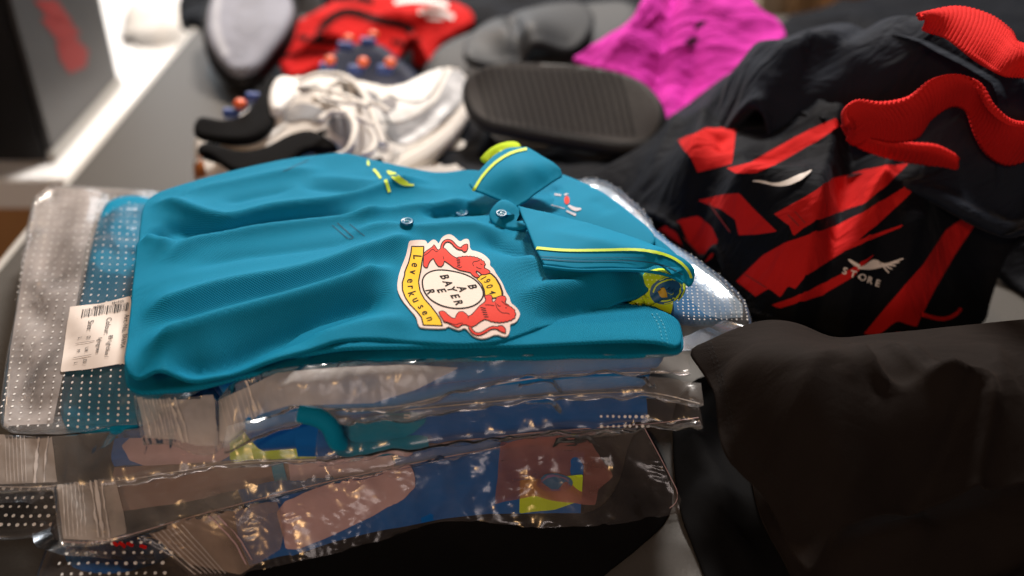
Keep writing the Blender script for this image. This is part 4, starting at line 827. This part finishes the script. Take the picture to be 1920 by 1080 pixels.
# --- bag D
bd = bag('hazy bag with a bright zip seal just above the lowest bag')
fd = patch('film', [[(104, 902, .038), (150, 898, .038), (220, 888, .039), (330, 866, .040), (450, 856, .041), (600, 850, .042), (800, 830, .044), (1000, 805, .046), (1180, 795, .046)],
   [(112, 960, .027), (160, 962, .027), (225, 952, .028), (340, 920, .031), (450, 898, .033), (600, 884, .035), (800, 852, .038), (1000, 815, .042), (1180, 800, .044)],
   [(118, 1014, .018), (170, 1018, .018), (230, 1006, .019), (350, 970, .022), (450, 944, .025), (600, 905, .029), (800, 862, .034), (1000, 826, .038), (1180, 806, .042)]], M['film_h'], bd, nu=220, nv=44, wr=[(.001, 26, 3)], shift=(0, -.004, .001), bk=dict(ex=.07, ang=.6, iters=70, bend=.03, sm=1, floor=.003, iso=.5, wl=75., seedamp=.0024, seed=7))
decal('milky_flap', [[(108, 906), (215, 892), (232, 960), (238, 1000), (190, 1014), (120, 1010)]], fd, M['film_hh'], bd, off=.0008)
for k in range(6): decal('zip_ridge', [stroke([(118+k*7.5, 908-k*1), (126+k*7.5, 1008)], 1.4, 0)], fd, M['zip'], bd, off=.0012)
for (a, w_) in ((172, 3), (181, 6), (192, 2.5)): decal('zip_seal', [stroke([(a, 902), (a+6, 950), (a+14, 1010)], w_, 1)], fd, M['zip'], bd, off=.0014)
tube('film_rim', [(118, 1015, .018), (170, 1019, .018), (230, 1007, .019), (350, 971, .022), (450, 945, .025), (600, 906, .029), (800, 863, .034), (1000, 827, .038), (1180, 807, .042)], .00035, M['mauve'], bd, ns=6)
# --- bag E (lowest)
be = bag('lowest clear bag with a clear pointed corner reaching the bare table')
fe = patch('film', [[(262, 1000, .024), (350, 968, .026), (450, 944, .028), (560, 916, .030), (700, 885, .034), (850, 850, .038), (1000, 815, .044), (1130, 800, .046), (1206, 798, .046)],
   [(340, 1050, .012), (420, 1005, .016), (500, 975, .020), (600, 955, .022), (720, 930, .024), (860, 895, .026), (1000, 865, .028), (1140, 855, .026), (1245, 870, .022)],
   [(400, 1120, .003), (470, 1078, .003), (540, 1050, .004), (620, 1032, .004), (710, 1010, .003), (840, 972, .003), (1000, 985, .0015), (1150, 976, .0015), (1286, 953, .0015)]], M['film_w'], be, nu=220, nv=64, wr=[(.001, 22, 13)], shift=(0, -.005, .002), bk=dict(ex=.06, ang=.6, iters=70, bend=.03, sm=1, floor=.003, iso=.5, wl=75., seedamp=.0024, seed=8))
decal('milky_flap', [[(275, 998), (430, 950), (520, 940), (532, 1000), (526, 1030), (450, 1078), (360, 1060)]], fe, film('milky_flap_warm', haze=.42, crk=.8, hcol=(.62, .48, .40), tint=(.92, .86, .82)), be, off=.0009)
for k in range(7): decal('zip_ridge', [stroke([(286+k*9, 1000-k*3), (330+k*9, 1045-k*2), (370+k*9, 1078)], 1.2, 1)], fe, M['zip'], be, off=.0012)
decal('zip_seal', [stroke([(392, 965), (436, 1010), (462, 1060)], 3, 1), stroke([(404, 962), (448, 1008), (474, 1052)], 2, 1)], fe, M['mauve'], be, off=.0014)
decal('pink_tissue', [[(940, 838), (980, 826), (1100, 816), (1112, 838), (1150, 892), (1122, 918), (1118, 946), (1060, 942), (1000, 930), (928, 946), (934, 900)]], fe, M['pinkt'], be, off=-.002)
tube('film_rim', [(470, 1078, .003), (540, 1050, .004), (620, 1032, .004), (710, 1010, .003), (840, 972, .003), (1000, 985, .0015), (1150, 976, .0015), (1286, 953, .0015), (1245, 870, .022), (1206, 798, .045)], .0003, M['mauve'], be, ns=6)
# --- dotted bags at the lower left
bfl = bag('dark dotted bag lying flat on the table at the far lower left')
ff = sheet('film', [(-60, 900, .014), (60, 890, .016), (118, 905, .016), (112, 960, .01), (92, 998, .006), (40, 1003, .005), (-60, 1012, .005)], M['film'], bfl, thick=.005, res=.004, wr=[(.001, 40)], soft=1, bk=dict(ex=.08, ang=.3, iters=60, bend=.03, sm=1, iso=.5, wl=80., seedamp=.0022))
o = sheet('folded_shirt', [(-60, 890, .012), (120, 890, .012), (112, 950, .008), (60, 975, .006), (-60, 985, .006)], M['black'], None, thick=.006, res=.006); cat(o, 'dark folded shirt inside the dotted bag at the far lower left', 'folded shirt', GS)
dots('perforation_dots', [(-10, 918), (108, 918), (96, 985), (-14, 985)], 8, 5, .0011, ff, M['dotw'], bfl, off=.001, stagger=True)
bgl = bag('dotted bag with red lettering poking out under the lowest zip flaps')
fg = sheet('film', [(108, 940, .014), (118, 1000, .016), (250, 1000, .014), (330, 1010, .012), (420, 1060, .006), (420, 1140, .002), (200, 1150, .002), (60, 1120, .002), (68, 1085, .003), (90, 1020, .006)], M['film_w'], bgl, thick=.004, res=.004, wr=[(.001, 40)], soft=1, bk=dict(ex=.08, ang=.3, iters=60, bend=.03, sm=1, iso=.5, wl=80., seedamp=.0022))
o = sheet('folded_shirt', [(118, 1000, .012), (330, 1000, .010), (330, 1035, .006), (220, 1075, .003), (120, 1060, .004)], M['navyblue'], None, thick=.005, res=.006); cat(o, 'dark blue folded shirt under the lowest zip flap at lower left', 'folded shirt', GS)
dots('perforation_dots', [(122, 1020), (318, 1018), (300, 1075), (110, 1078)], 12, 4, .0010, fg, M['dotw'], bgl, off=.001, stagger=True)
for _q in ([(212, 1017), (222, 1026)], [(224, 1018), (236, 1028)], [(238, 1020), (250, 1026)], [(262, 1024), (276, 1029)]): decal('red_print', [stroke(_q, 7, 0)], fg, M['red'], bgl, off=.0012)
# black cloth sheet added to keep the stack's shadow on the table dark
cat(sheet('shadow_sheet', [(330, 1130, .004), (420, 1075, .006), (600, 1020, .006), (830, 965, .006), (1000, 965, .005), (1150, 962, .004), (1190, 780, .010), (1245, 850, .007), (1270, 955, .003), (1190, 1030, .003), (1105, 1090, .003), (1080, 1200, .003), (330, 1200, .003)], M['blk'], thick=.005, res=.008, wr=[(.0008, 20)]), 'flat black sheet added to keep the stack shadow dark in front of the lowest bag', 'shadow sheet')

# ------------------------------------------------------------------ polo shirt
po = thing('polo_shirt', 'teal polo shirt with a lion crest and lime trim, folded on top of the stack', 'polo shirt')
low = sheet('lower_layer', [(236, 640, .096), (232, 700, .096), (240, 730, .096), (290, 742, .092), (360, 740, .092), (430, 722, .096), (500, 702, .102), (580, 688, .104), (700, 680, .105), (900, 676, .105), (1100, 670, .105), (1268, 664, .104), (1284, 650, .104), (1274, 598, .105), (1200, 560, .105), (900, 560, .105), (500, 600, .10)], M['teal'], po,
   folds=[([(250, 732), (330, 738), (420, 720), (520, 690)], .004, .01, .008), ([(600, 690), (800, 655), (1000, 650), (1200, 640)], .003, .012, .012)], thick=.0034, res=.0035, wr=[(.0006, 30)], bk=dict(ex=.02, ang=1.5, iters=60))
mid = sheet('sleeve_layer', [(500, 672, .110), (560, 664, .111), (700, 655, .112), (900, 652, .112), (1100, 640, .113), (1240, 640, .112), (1275, 652, .109), (1280, 620, .11), (1268, 590, .112), (1180, 565, .114), (900, 560, .115), (600, 600, .112)], M['teal'], po, thick=.003, res=.003, bk=dict(ex=.02, ang=1.5, iters=60), folds=[([(560, 668), (700, 640), (860, 632), (1000, 622)], .003, .01, .01)])
stitch = [(1222, 588), (1236, 610), (1242, 640), (1244, 655)]
decal('hem_stitch', dashes(stitch, 1.2, 4, 3)+dashes([(a+9, b) for a, b in stitch], 1.2, 4, 3), mid, M['thread'], po, off=.0004, step=3)
BODY = [(232, 690, .110), (238, 640, .110), (245, 580, .112), (250, 520, .113), (258, 465, .114), (263, 420, .114), (268, 386, .113), (285, 366, .112), (330, 350, .113), (400, 330, .114), (470, 313, .116), (540, 298, .117), (590, 292, .118), (645, 286, .120), (700, 298, .118), (760, 314, .118), (830, 325, .120), (880, 318, .124), (960, 335, .122), (1060, 345, .118), (1130, 380, .114), (1200, 425, .114), (1262, 470, .114), (1290, 505, .112), (1272, 520, .112), (1230, 530, .114), (1208, 552, .113), (1180, 568, .113), (1100, 588, .114), (1000, 620, .114), (940, 642, .114), (860, 648, .114), (760, 640, .115), (660, 634, .116), (590, 648, .116), (520, 664, .116), (455, 676, .114), (400, 694, .116), (340, 698, .115), (290, 698, .112), (254, 712, .106)]
FK = 1.3
body = sheet('body', BODY, M['teal'], po,
  ctrl=[(600, 500, .122), (400, 500, .119), (860, 540, .1235), (1050, 540, .122), (720, 380, .121), (500, 380, .119), (350, 600, .118), (950, 420, .124), (1150, 530, .120)],
  folds=[
   ([(272, 390), (312, 386), (356, 400), (405, 414), (431, 417), (502, 398), (560, 391), (650, 384), (760, 350), (820, 340)], .0062, .011, .006, .12),
   ([(280, 415), (340, 425), (405, 436), (486, 412), (600, 402), (700, 402)], -.0065, .006, .010, .2),
   ([(324, 498), (340, 474), (372, 457), (454, 440), (560, 426), (650, 414), (740, 412)], .0050, .012, .006, .15),
   ([(268, 448), (300, 462), (330, 468)], .0055, .010, .008, .3),
   ([(285, 425), (325, 445), (350, 452)], -.0055, .006, .007, .3),
   ([(330, 512), (420, 480), (520, 470), (600, 462), (700, 448)], -.0028, .008, .012, .25),
   ([(256, 600), (310, 578), (356, 563), (454, 537), (551, 524), (640, 500), (720, 470), (800, 452)], .0058, .014, .008, .12),
   ([(262, 622), (356, 588), (454, 562), (560, 545), (650, 520), (720, 496)], -.0045, .008, .011, .2),
   ([(256, 666), (346, 640), (441, 608), (535, 580), (620, 552), (700, 520), (752, 498)], .0095, .014, .010, .14),
   ([(300, 690), (393, 678), (470, 648), (540, 618), (620, 588), (700, 556), (745, 540)], -.0085, .008, .014, .15),
   ([(560, 640), (640, 612), (720, 600), (790, 618)], .0035, .012, .012, .3),
   ([(640, 448), (700, 436), (780, 440), (880, 430), (960, 440)], .0045, .007, .008, .25),
   ([(660, 425), (760, 398), (850, 388), (890, 372)], .0050, .007, .006, .2),
   ([(780, 404), (850, 396), (905, 392), (930, 384)], -.0052, .005, .005, .25),
   ([(560, 334), (640, 340), (740, 352), (800, 360), (860, 352)], .0020, .007, .006, .25),
   ([(560, 352), (640, 356), (700, 364)], -.0022, .005, .006, .25),
   ([(330, 372), (420, 352), (520, 330), (620, 318)], .0030, .009, .007, .25),
   ([(400, 385), (480, 366), (560, 352)], -.0028, .006, .008, .3),
   ([(900, 440), (960, 468), (1010, 478)], -.0045, .007, .009, .3),
   ([(930, 470), (1000, 500), (1080, 515), (1180, 520), (1220, 515)], .0030, .010, .012, .3),
   ([(960, 560), (1040, 556), (1120, 545), (1190, 528)], .0055, .010, .012, .3),
   ([(990, 604), (1090, 582), (1170, 560)], -.003, .004, .008, .3),
   ([(690, 480), (720, 520), (700, 560)], -.003, .01, .01, .35)],
  thick=.0032, res=.0024, wr=[(.0008, 22, .25, 2.5, 3.)], inward=.004, bk=dict(ex=.030, ang=1.75, iters=110, bend=.12, floor=.003, seed=3, wl=30., seedamp=.0014))
FK = 1.05
# placket lines
decal('placket_seam', [stroke([(632, 418), (664, 446)], 1.6, 0), stroke([(622, 422), (654, 449)], 1.2, 0), stroke([(655, 420), (685, 444)], 1.2, 0), stroke([(664, 446), (654, 449)], 1.2, 0)], body, M['seam'], po, off=.0003, step=3)
decal('shoulder_seam', [stroke([(530, 322), (580, 300)], 1.2, 0)], body, M['seam'], po, off=.0003, step=3)
def button(px, py, tilt, size=.85, tgt=None):
    h = cast([BV[(tgt or body).name]], px, py); c, n = h; n = (n*.35+Vector((0, -.1, 1))+Vector(tilt)).normalized(); c = c+n*.0009
    a = n.cross(Vector((1, .2, 0))).normalized(); b = n.cross(a); V = []; F = []; K = 24
    prof = [(.0, .0003), (.0018, .0003), (.0026, .0004), (.0034, .0008), (.0044, .0009), (.0050, .0005), (.0051, -.0002), (.0046, -.0008)]
    for (rr, hh) in prof:
        for k in range(K): t = 2*math.pi*k/K; V.append(tuple(c+(a*math.cos(t)+b*math.sin(t))*rr*size+n*hh))
    for i in range(len(prof)-1):
        for k in range(K): F.append([i*K+k, i*K+(k+1) % K, (i+1)*K+(k+1) % K, (i+1)*K+k])
    o = link_mesh('button', V, F, M['button'], po)
    for s in (-1, 1):
        p0 = c+a*.0012*s-b*.0012+n*.0007; p1 = c+a*.0012*s+b*.0012+n*.0007
        tube('thread', [tuple(p0), tuple((p0+p1)/2+n*.0005), tuple(p1)], .00035, M['thread'], o, ns=6, world=True)
    return o
button(763, 418, (0, .1, 0)); button(866, 402, (-.1, .3, 0))
# neck, collar
neck = sheet('neck_lining', [(962, 388, .116), (1000, 350, .119), (1046, 322, .123), (1072, 332, .124), (1120, 352, .1245), (1180, 395, .1225), (1236, 442, .120), (1215, 470, .117), (1120, 450, .117), (1040, 430, .117), (980, 410, .116)], M['teal_s'], po, ctrl=[(1080, 390, .1225), (1150, 400, .1225)], thick=.003, res=.003, folds=[([(1010, 370), (1050, 350)], -.002, .006, .006), ([(1110, 370), (1150, 400)], -.001, .006, .006)])
M['care'] = plain('pale_care_print', (.45, .42, .48), .6)
decal('care_print', [stroke([(1027, 380), (1028, 392)], 2.5, 0), stroke([(1040, 365), (1052, 367)], 3, 0), stroke([(1058, 366), (1066, 364)], 3, 0), stroke([(1030, 384), (1060, 392)], 1.2, 0), taper([(1066, 386), (1078, 394), (1090, 392)], [4, 8, 3]), taper([(1062, 396), (1080, 404)], [3, 5])], [neck], M['care'], po, off=.0004, step=3)
decal('red_care_mark', [ell(1063, 376, 5, 8)], [neck], M['bred'], po, off=.0004, step=3)
stand = sheet('collar_stand', [(925, 420, .1265), (915, 400, .130), (930, 378, .134), (945, 370, .135), (968, 384, .133), (985, 400, .129), (992, 425, .127), (960, 428, .126)], M['teal_s'], po, thick=.003, res=.0024)
button(940, 403, (.1, -.1, 0), .75, stand)
lu = sheet('collar_lime_underside', [(898, 300, .134), (906, 286, .138), (924, 271, .141), (950, 262, .142), (972, 263, .142), (979, 276, .141), (950, 292, .136), (915, 305, .132)], M['lime'], po, thick=.003, res=.003)
cl = sheet('collar', [(887, 356, .134), (880, 345, .135), (898, 320, .139), (925, 292, .143), (950, 278, .146), (988, 276, .147), (1020, 295, .145), (1052, 318, .141), (1054, 330, .138), (1020, 352, .136), (990, 375, .134), (965, 390, .131), (945, 378, .132), (915, 366, .133)], M['teal_s'], po, ctrl=[(970, 330, .1445), (1010, 320, .1445)], thick=.0020, res=.0024, soft=0, wr=[(.0005, 30)])
decal('lime_piping', [stroke([(888, 358), (905, 330), (930, 304), (960, 286), (988, 280)], 5)], cl, M['lime_d'], po, off=.0006, step=3)
cr = sheet('collar', [(972, 386, .136), (1020, 397, .136), (1090, 415, .136), (1160, 437, .135), (1230, 462, .133), (1280, 482, .130), (1301, 500, .127), (1303, 520, .122), (1294, 540, .117), (1280, 528, .121), (1255, 512, .126), (1215, 504, .130), (1150, 502, .132), (1080, 504, .133), (1020, 496, .134), (1004, 465, .135), (988, 425, .136)], M['teal_s'], po, ctrl=[(1120, 455, .1385), (1230, 483, .1355)], thick=.0020, res=.0024, soft=0, wr=[(.0005, 30)], folds=[([(1010, 430), (1100, 450), (1230, 480), (1290, 505)], .0012, .008, .006)])
pip = [(1006, 466), (1060, 471), (1130, 470), (1190, 468), (1235, 474), (1270, 488), (1290, 506), (1296, 522)]
decal('lime_piping', [stroke(pip, 5)], cr, M['lime_d'], po, off=.0006, step=3)
decal('collar_rib', [stroke([(1014, 486), (1080, 491), (1150, 489), (1210, 490), (1250, 499), (1280, 516)], 1.8), stroke([(1012, 481), (1080, 485), (1150, 483), (1212, 484)], 1)], cr, M['seam'], po, off=.0004, step=3)
tube('collar_edge', [(1018, 500, .1335), (1080, 508, .1325), (1150, 506, .1315), (1215, 508, .1295), (1256, 516, .1255), (1280, 531, .1205)], .0010, M['teal_s'], po, ns=8)
# lime sleeve end with round emblem
ls = sheet('lime_sleeve_panel', [(1205, 560, .112), (1212, 530, .118), (1204, 504, .121), (1240, 500, .121), (1262, 508, .119), (1282, 520, .115), (1286, 540, .110), (1278, 560, .106), (1250, 574, .104), (1215, 572, .106), (1185, 567, .109)], M['lime'], po, ctrl=[(1245, 535, .117)], thick=.006, res=.0022, folds=[([(1205, 556), (1230, 545), (1255, 530)], -.002, .003, .003), ([(1262, 512), (1275, 520)], .002, .003, .003)])
dots('mesh_dots', [(1210, 508), (1278, 508), (1275, 570), (1190, 568)], 9, 8, .0006, ls, M['limedot'], po, off=.0002, stagger=True)
E = ell(1250, 545, 33, 25, -22); 
decal('round_emblem', [E], ls, M['logo_navy'], po, off=.0010, step=3)
decal('emblem_ring', [stroke(ell(1250, 545, 26, 19, -22, 44, -160, 150), 2.6, 0), stroke(ell(1250, 545, 31.5, 23.5, -22, 44, -100, 120), 1.8, 0)], ls, M['lime_d'], po, off=.0014, step=2)
decal('emblem_mark', [[(1234, 546), (1244, 542), (1250, 555), (1238, 556)]], ls, plain('ochre_thread', (.55, .35, .02), .6), po, off=.0014, step=2)
# small stitched logo on far chest
decal('stitched_logo', [stroke([(690, 302), (691, 312)], 4, 0), stroke([(700, 318), (707, 325), (714, 336)], 4.5, 1), stroke([(723, 338), (730, 361)], 6, 0), taper([(726, 322), (742, 332), (756, 346), (776, 348)], [3, 14, 7, 3]), taper([(738, 324), (752, 336), (766, 344)], [2, 5, 2])], body, M['lime_d'], po, off=.0006, step=3)

# crest --------------------------------------------------------------
z7 = lambda L: [(720+a/4.697, 420+b/4.697) for a, b in L]
zA = lambda L: [(740+a/12, 430+b/12) for a, b in L]
zB = lambda L: [(820+a/12, 450+b/12) for a, b in L]
zC = lambda L: [(820+a/10.8, 540+b/10.8) for a, b in L]
zD = lambda L: [(740+a/9, 500+b/9) for a, b in L]
crest = decal('crest', [z7([(215, 165), (235, 150), (360, 150), (378, 168), (380, 190), (420, 152), (445, 145), (470, 165), (480, 190), (510, 125), (560, 97), (600, 103), (640, 140), (670, 170), (700, 145), (735, 138), (752, 155), (755, 240), (830, 255), (890, 285), (940, 335), (930, 375), (965, 400), (990, 450), (1040, 520), (1075, 610), (1110, 660), (1115, 705), (1160, 735), (1200, 790), (1190, 830), (1160, 875), (1105, 890), (1110, 930), (1095, 990), (1060, 1003), (990, 975), (900, 1015), (830, 1015), (770, 985), (715, 915), (670, 945), (620, 930), (560, 905), (550, 930), (330, 925), (300, 900), (285, 830), (225, 760), (160, 680), (125, 610), (115, 540), (135, 430), (185, 320), (205, 240)])], [body, mid, low], M['badge'], po, off=.0009, step=3, skirt=.0010, soft=1)
def cd(name, polys, mat, off, soft=0, step=3): return decal(name, polys, crest, mat, crest, off=off*.22, soft=soft, step=step)
ribL = zD([(210, 0), (160, 130), (118, 270), (120, 400), (170, 530), (250, 650), (360, 760), (440, 860), (475, 1000)])
ribR = zD([(820, 1012), (790, 900), (720, 790), (620, 660), (510, 540), (440, 410), (415, 260), (440, 120), (465, 0)])
topL = zA([(372, 372), (345, 560), (300, 740), (210, 960)]); topR = zA([(600, 960), (630, 740), (665, 560), (672, 372)])
cd('ribbon_outline', [topL+ribL[1:]+[ribR[0]]+ribR[1:-1]+topR], M['bblack'], .0002)
def shrink(L, d):
    a = np.array(L); t = np.roll(a, -1, 0)-np.roll(a, 1, 0); t /= np.linalg.norm(t, axis=1)[:, None]; n = np.c_[-t[:, 1], t[:, 0]]
    b = a+n*d; 
    return b.tolist()
rb = resample(np.array(topL+ribL[1:]+ribR[:-1]+topR), 4); sg = np.sum(rb[:, 0]*np.roll(rb[:, 1], -1)-np.roll(rb[:, 0], -1)*rb[:, 1])
rb2 = shrink(rb, 2.6 if sg > 0 else -2.6)
cd('yellow_ribbon', [rb2], M['byellow'], .0004)
let = [('L', 295, 295, (3, 50), (60, 5)), ('e', 268, 362, (-12, 48), (56, 12)), ('v', 250, 425, (-10, 50), (56, 4)), ('e', 228, 502, (-6, 50), (56, 0)), ('r', 232, 560, (2, 50), (56, -4)), ('k', 250, 618, (18, 46), (56, -18)), ('u', 275, 672, (26, 42), (54, -24)), ('s', 322, 732, (30, 40), (50, -26)), ('e', 358, 785, (30, 40), (50, -22)), ('n', 400, 838, (18, 44), (54, -16))]
lettering('ribbon_lettering', [(c, (720+a/4.697, 420+b/4.697), (r[0]*1.62/4.697, r[1]*1.62/4.697), (u[0]*1.75/4.697, u[1]*1.75/4.697), .016) for c, a, b, r, u in let], crest, M['bblack'], crest, off=.00022)
OV = [(330, 540), (332, 480), (370, 430), (440, 402), (520, 398), (620, 412), (720, 438), (800, 480), (850, 530), (884, 590), (880, 650), (840, 700), (780, 735), (700, 752), (600, 752), (500, 728), (410, 680), (350, 610)]
OVs = resample(chaikin(np.array(z7(OV)), 3), 2.5); c0 = OVs.mean(0)
cd('oval_ring', [OVs.tolist()], M['bblack'], .0004)
t_ = np.roll(OVs, -1, 0)-np.roll(OVs, 1, 0); t_ /= np.linalg.norm(t_, axis=1)[:, None]; nn_ = np.c_[-t_[:, 1], t_[:, 0]]; nn_ *= np.sign(((c0-OVs)*nn_).sum(1))[:, None]
cd('oval_field', [(OVs+nn_*3.0).tolist()], M['badgein'], .0007)
wv = [('B', 537, 470), ('A', 565, 525), ('Y', 597, 577), ('E', 628, 640), ('R', 660, 697), ('B', 782, 556), ('A', 690, 574), ('E', 508, 590), ('R', 412, 600)]
lettering('oval_lettering', [(c, (720+a/4.697, 420+b/4.697), (27*1.55/4.697, 52*1.25/4.697), (74*1.38/4.697, -12*1.3/4.697), .028) for c, a, b in wv], crest, M['bblack'], crest, off=.00030)
Y4 = z7([(815, 478), (850, 450), (890, 440), (940, 438), (985, 480), (1020, 540), (1042, 600), (1045, 645), (1000, 650), (940, 655), (888, 635), (884, 590), (860, 530)])
cd('date_banner_outline', [z7([(812, 482), (850, 446), (890, 432), (945, 430), (992, 475), (1030, 538), (1052, 600), (1052, 652), (940, 665), (880, 645), (878, 590), (855, 530)])], M['bblack'], .0005)
cd('date_banner', [z7([(822, 488), (855, 456), (890, 446), (938, 444), (978, 482), (1012, 542), (1032, 600), (1034, 642), (940, 650), (893, 632), (890, 586), (866, 528)])], M['byellow'], .0008)
lettering('date_lettering', [(c, (720+a/4.697, 420+b/4.697), (r[0]*1.35/4.697, r[1]*1.35/4.697), (u[0]*1.5/4.697, u[1]*1.5/4.697), .012) for c, a, b, r, u in (('1', 876, 478, (26, 38), (48, -26)), ('9', 908, 505, (26, 38), (52, -26)), ('0', 930, 552, (20, 42), (54, -18)), ('4', 955, 605, (12, 44), (54, -8)))], crest, M['bblack'], crest, off=.00030)
def zig(L, n, amp):
    p = resample(np.array(L, float), 1.0, False); k = np.linspace(0, len(p)-1, 2*n+1).astype(int); p = p[k]
    t = np.gradient(p, axis=0); t /= np.linalg.norm(t, axis=1)[:, None]; nn = np.c_[-t[:, 1], t[:, 0]]
    p[1::2] += nn[1::2]*amp; return [tuple(q) for q in p]
# upper lion
L1 = zA([(652, 560), (700, 500), (780, 450), (850, 400), (890, 345), (925, 410), (980, 480), (1040, 430), (1090, 420), (1150, 450), (1230, 540), (1300, 600), (1370, 640)])
mane1 = zig(zB([(410, 400), (520, 375), (640, 360), (760, 365), (880, 385), (980, 430), (1070, 490), (1090, 560), (1060, 640)]), 10, 1.6)
L1b = zB([(1100, 650), (1180, 700), (1190, 750), (1080, 790), (1000, 790), (950, 740), (880, 700), (870, 740), (930, 790), (950, 850), (860, 850), (790, 800), (740, 740), (600, 710), (500, 690), (400, 640)])
L1c = zA([(1340, 880), (1240, 800), (1120, 720), (1100, 800), (1050, 850), (980, 840), (920, 760), (870, 660), (800, 720), (760, 800), (740, 870), (690, 870), (640, 820), (650, 700)])
lion1 = L1+mane1+L1b+L1c
# lower lion
L2a = zC([(30, 490), (90, 465), (150, 480), (220, 550), (300, 610), (360, 620), (390, 540), (440, 485), (520, 480), (590, 530), (630, 580), (700, 540), (790, 440), (860, 360), (960, 290), (980, 240), (950, 160), (1060, 140), (1110, 170), (1115, 290), (1170, 270), (1200, 190), (1290, 160), (1370, 170), (1400, 230), (1370, 290)])
m2 = zig(zC([(1400, 330), (1460, 380), (1550, 440), (1580, 520), (1570, 600), (1500, 650), (1400, 680), (1280, 700), (1160, 690), (1050, 665)]), 11, -1.6)
L2b = zC([(960, 640), (870, 690), (780, 760), (700, 795), (640, 780), (580, 750), (500, 750), (430, 810), (380, 800), (280, 750), (200, 710), (130, 700), (110, 640), (60, 570)])
lion2 = L2a+m2+L2b
tail1 = taper(zA([(1060, 440), (1075, 350), (1130, 275), (1210, 255), (1290, 290), (1370, 390), (1440, 440), (1530, 450)]), [7]*8)
tail1i = taper(zA([(1062, 440), (1075, 350), (1130, 275), (1210, 255), (1290, 290), (1370, 390), (1440, 440), (1530, 450)]), [3]*8)
tuft1 = zA([(1500, 400), (1560, 350), (1640, 335), (1650, 420), (1620, 500), (1570, 530), (1510, 480)])
tail2 = taper(zC([(655, 790), (690, 870), (760, 930), (850, 945), (950, 900), (1050, 830), (1120, 805), (1220, 815)]), [7.2]*8)
tail2i = taper(zC([(655, 790), (690, 870), (760, 930), (850, 945), (950, 900), (1050, 830), (1120, 805), (1220, 815)]), [3.4]*8)
tuft2 = zC([(1200, 800), (1250, 765), (1320, 765), (1380, 830), (1385, 925), (1300, 900), (1215, 850)])
def grow(L, d):
    a = resample(np.array(L, float), .9); t = np.roll(a, -1, 0)-np.roll(a, 1, 0); t /= np.linalg.norm(t, axis=1)[:, None]+1e-9; n = np.c_[-t[:, 1], t[:, 0]]
    s = np.sum(a[:, 0]*np.roll(a[:, 1], -1)-np.roll(a[:, 0], -1)*a[:, 1]); return (a-n*d*np.sign(s)).tolist()
for nm, body_, tl, tli, tf in (('upper_lion', lion1, tail1, tail1i, tuft1), ('lower_lion', lion2, tail2, tail2i, tuft2)):
    cd(nm+'_outline', [grow(body_, .8)], M['bblack'], .0010)
    cd(nm+'_tail_outline', [tl], M['bblack'], .0010); cd(nm+'_tuft_outline', [grow(tf, .9)], M['bblack'], .0011)
    cd(nm, [grow(body_, -.8)], M['bred'], .0014, step=1.3); cd(nm+'_tail', [tli], M['bred'], .0014); cd(nm+'_tuft', [grow(tf, -1.0)], M['bred'], .0015)
lines = [stroke(zA([(660, 600), (760, 540), (860, 440), (930, 520), (980, 500)]), 1.1, 1), stroke(zB([(130, 370), (150, 450)]), 1, 0), stroke(zB([(820, 600), (790, 540), (820, 490), (900, 490), (960, 460)]), 1.2, 1), stroke(zB([(870, 610), (930, 650), (1000, 660)]), 1.1, 1), stroke(zB([(960, 540), (1020, 570)]), 1.1, 0), stroke(zB([(430, 600), (520, 640), (560, 600)]), 1.1, 1)]
lines += [stroke(zB([(425+k*6, 430+k*38), (520, 450+k*34)]), 1.5, 0) for k in range(5)]
lines += [stroke(zC([(130, 670), (260, 720), (380, 760), (440, 720), (520, 720)]), 1.1, 1), stroke(zC([(1180, 300), (1190, 380), (1240, 460), (1320, 520), (1400, 510), (1470, 540)]), 1.2, 1), stroke(zC([(1380, 400), (1400, 415)]), 2, 0), stroke(zC([(620, 580), (630, 630)]), 1.1, 0), stroke(zC([(1300, 270), (1360, 330), (1440, 380)]), 1.1, 1), stroke(zC([(1210, 330), (1240, 380), (1290, 370)]), 1.1, 1), stroke(zC([(960, 350), (1060, 350), (1160, 370)]), 1.1, 1)]
lines += [stroke(zC([(870+k*18, 400+k*48), (980+k*14, 425+k*42)]), 1.8, 0) for k in range(5)]
cd('lion_lines', lines, M['bblack'], .0018, step=2)
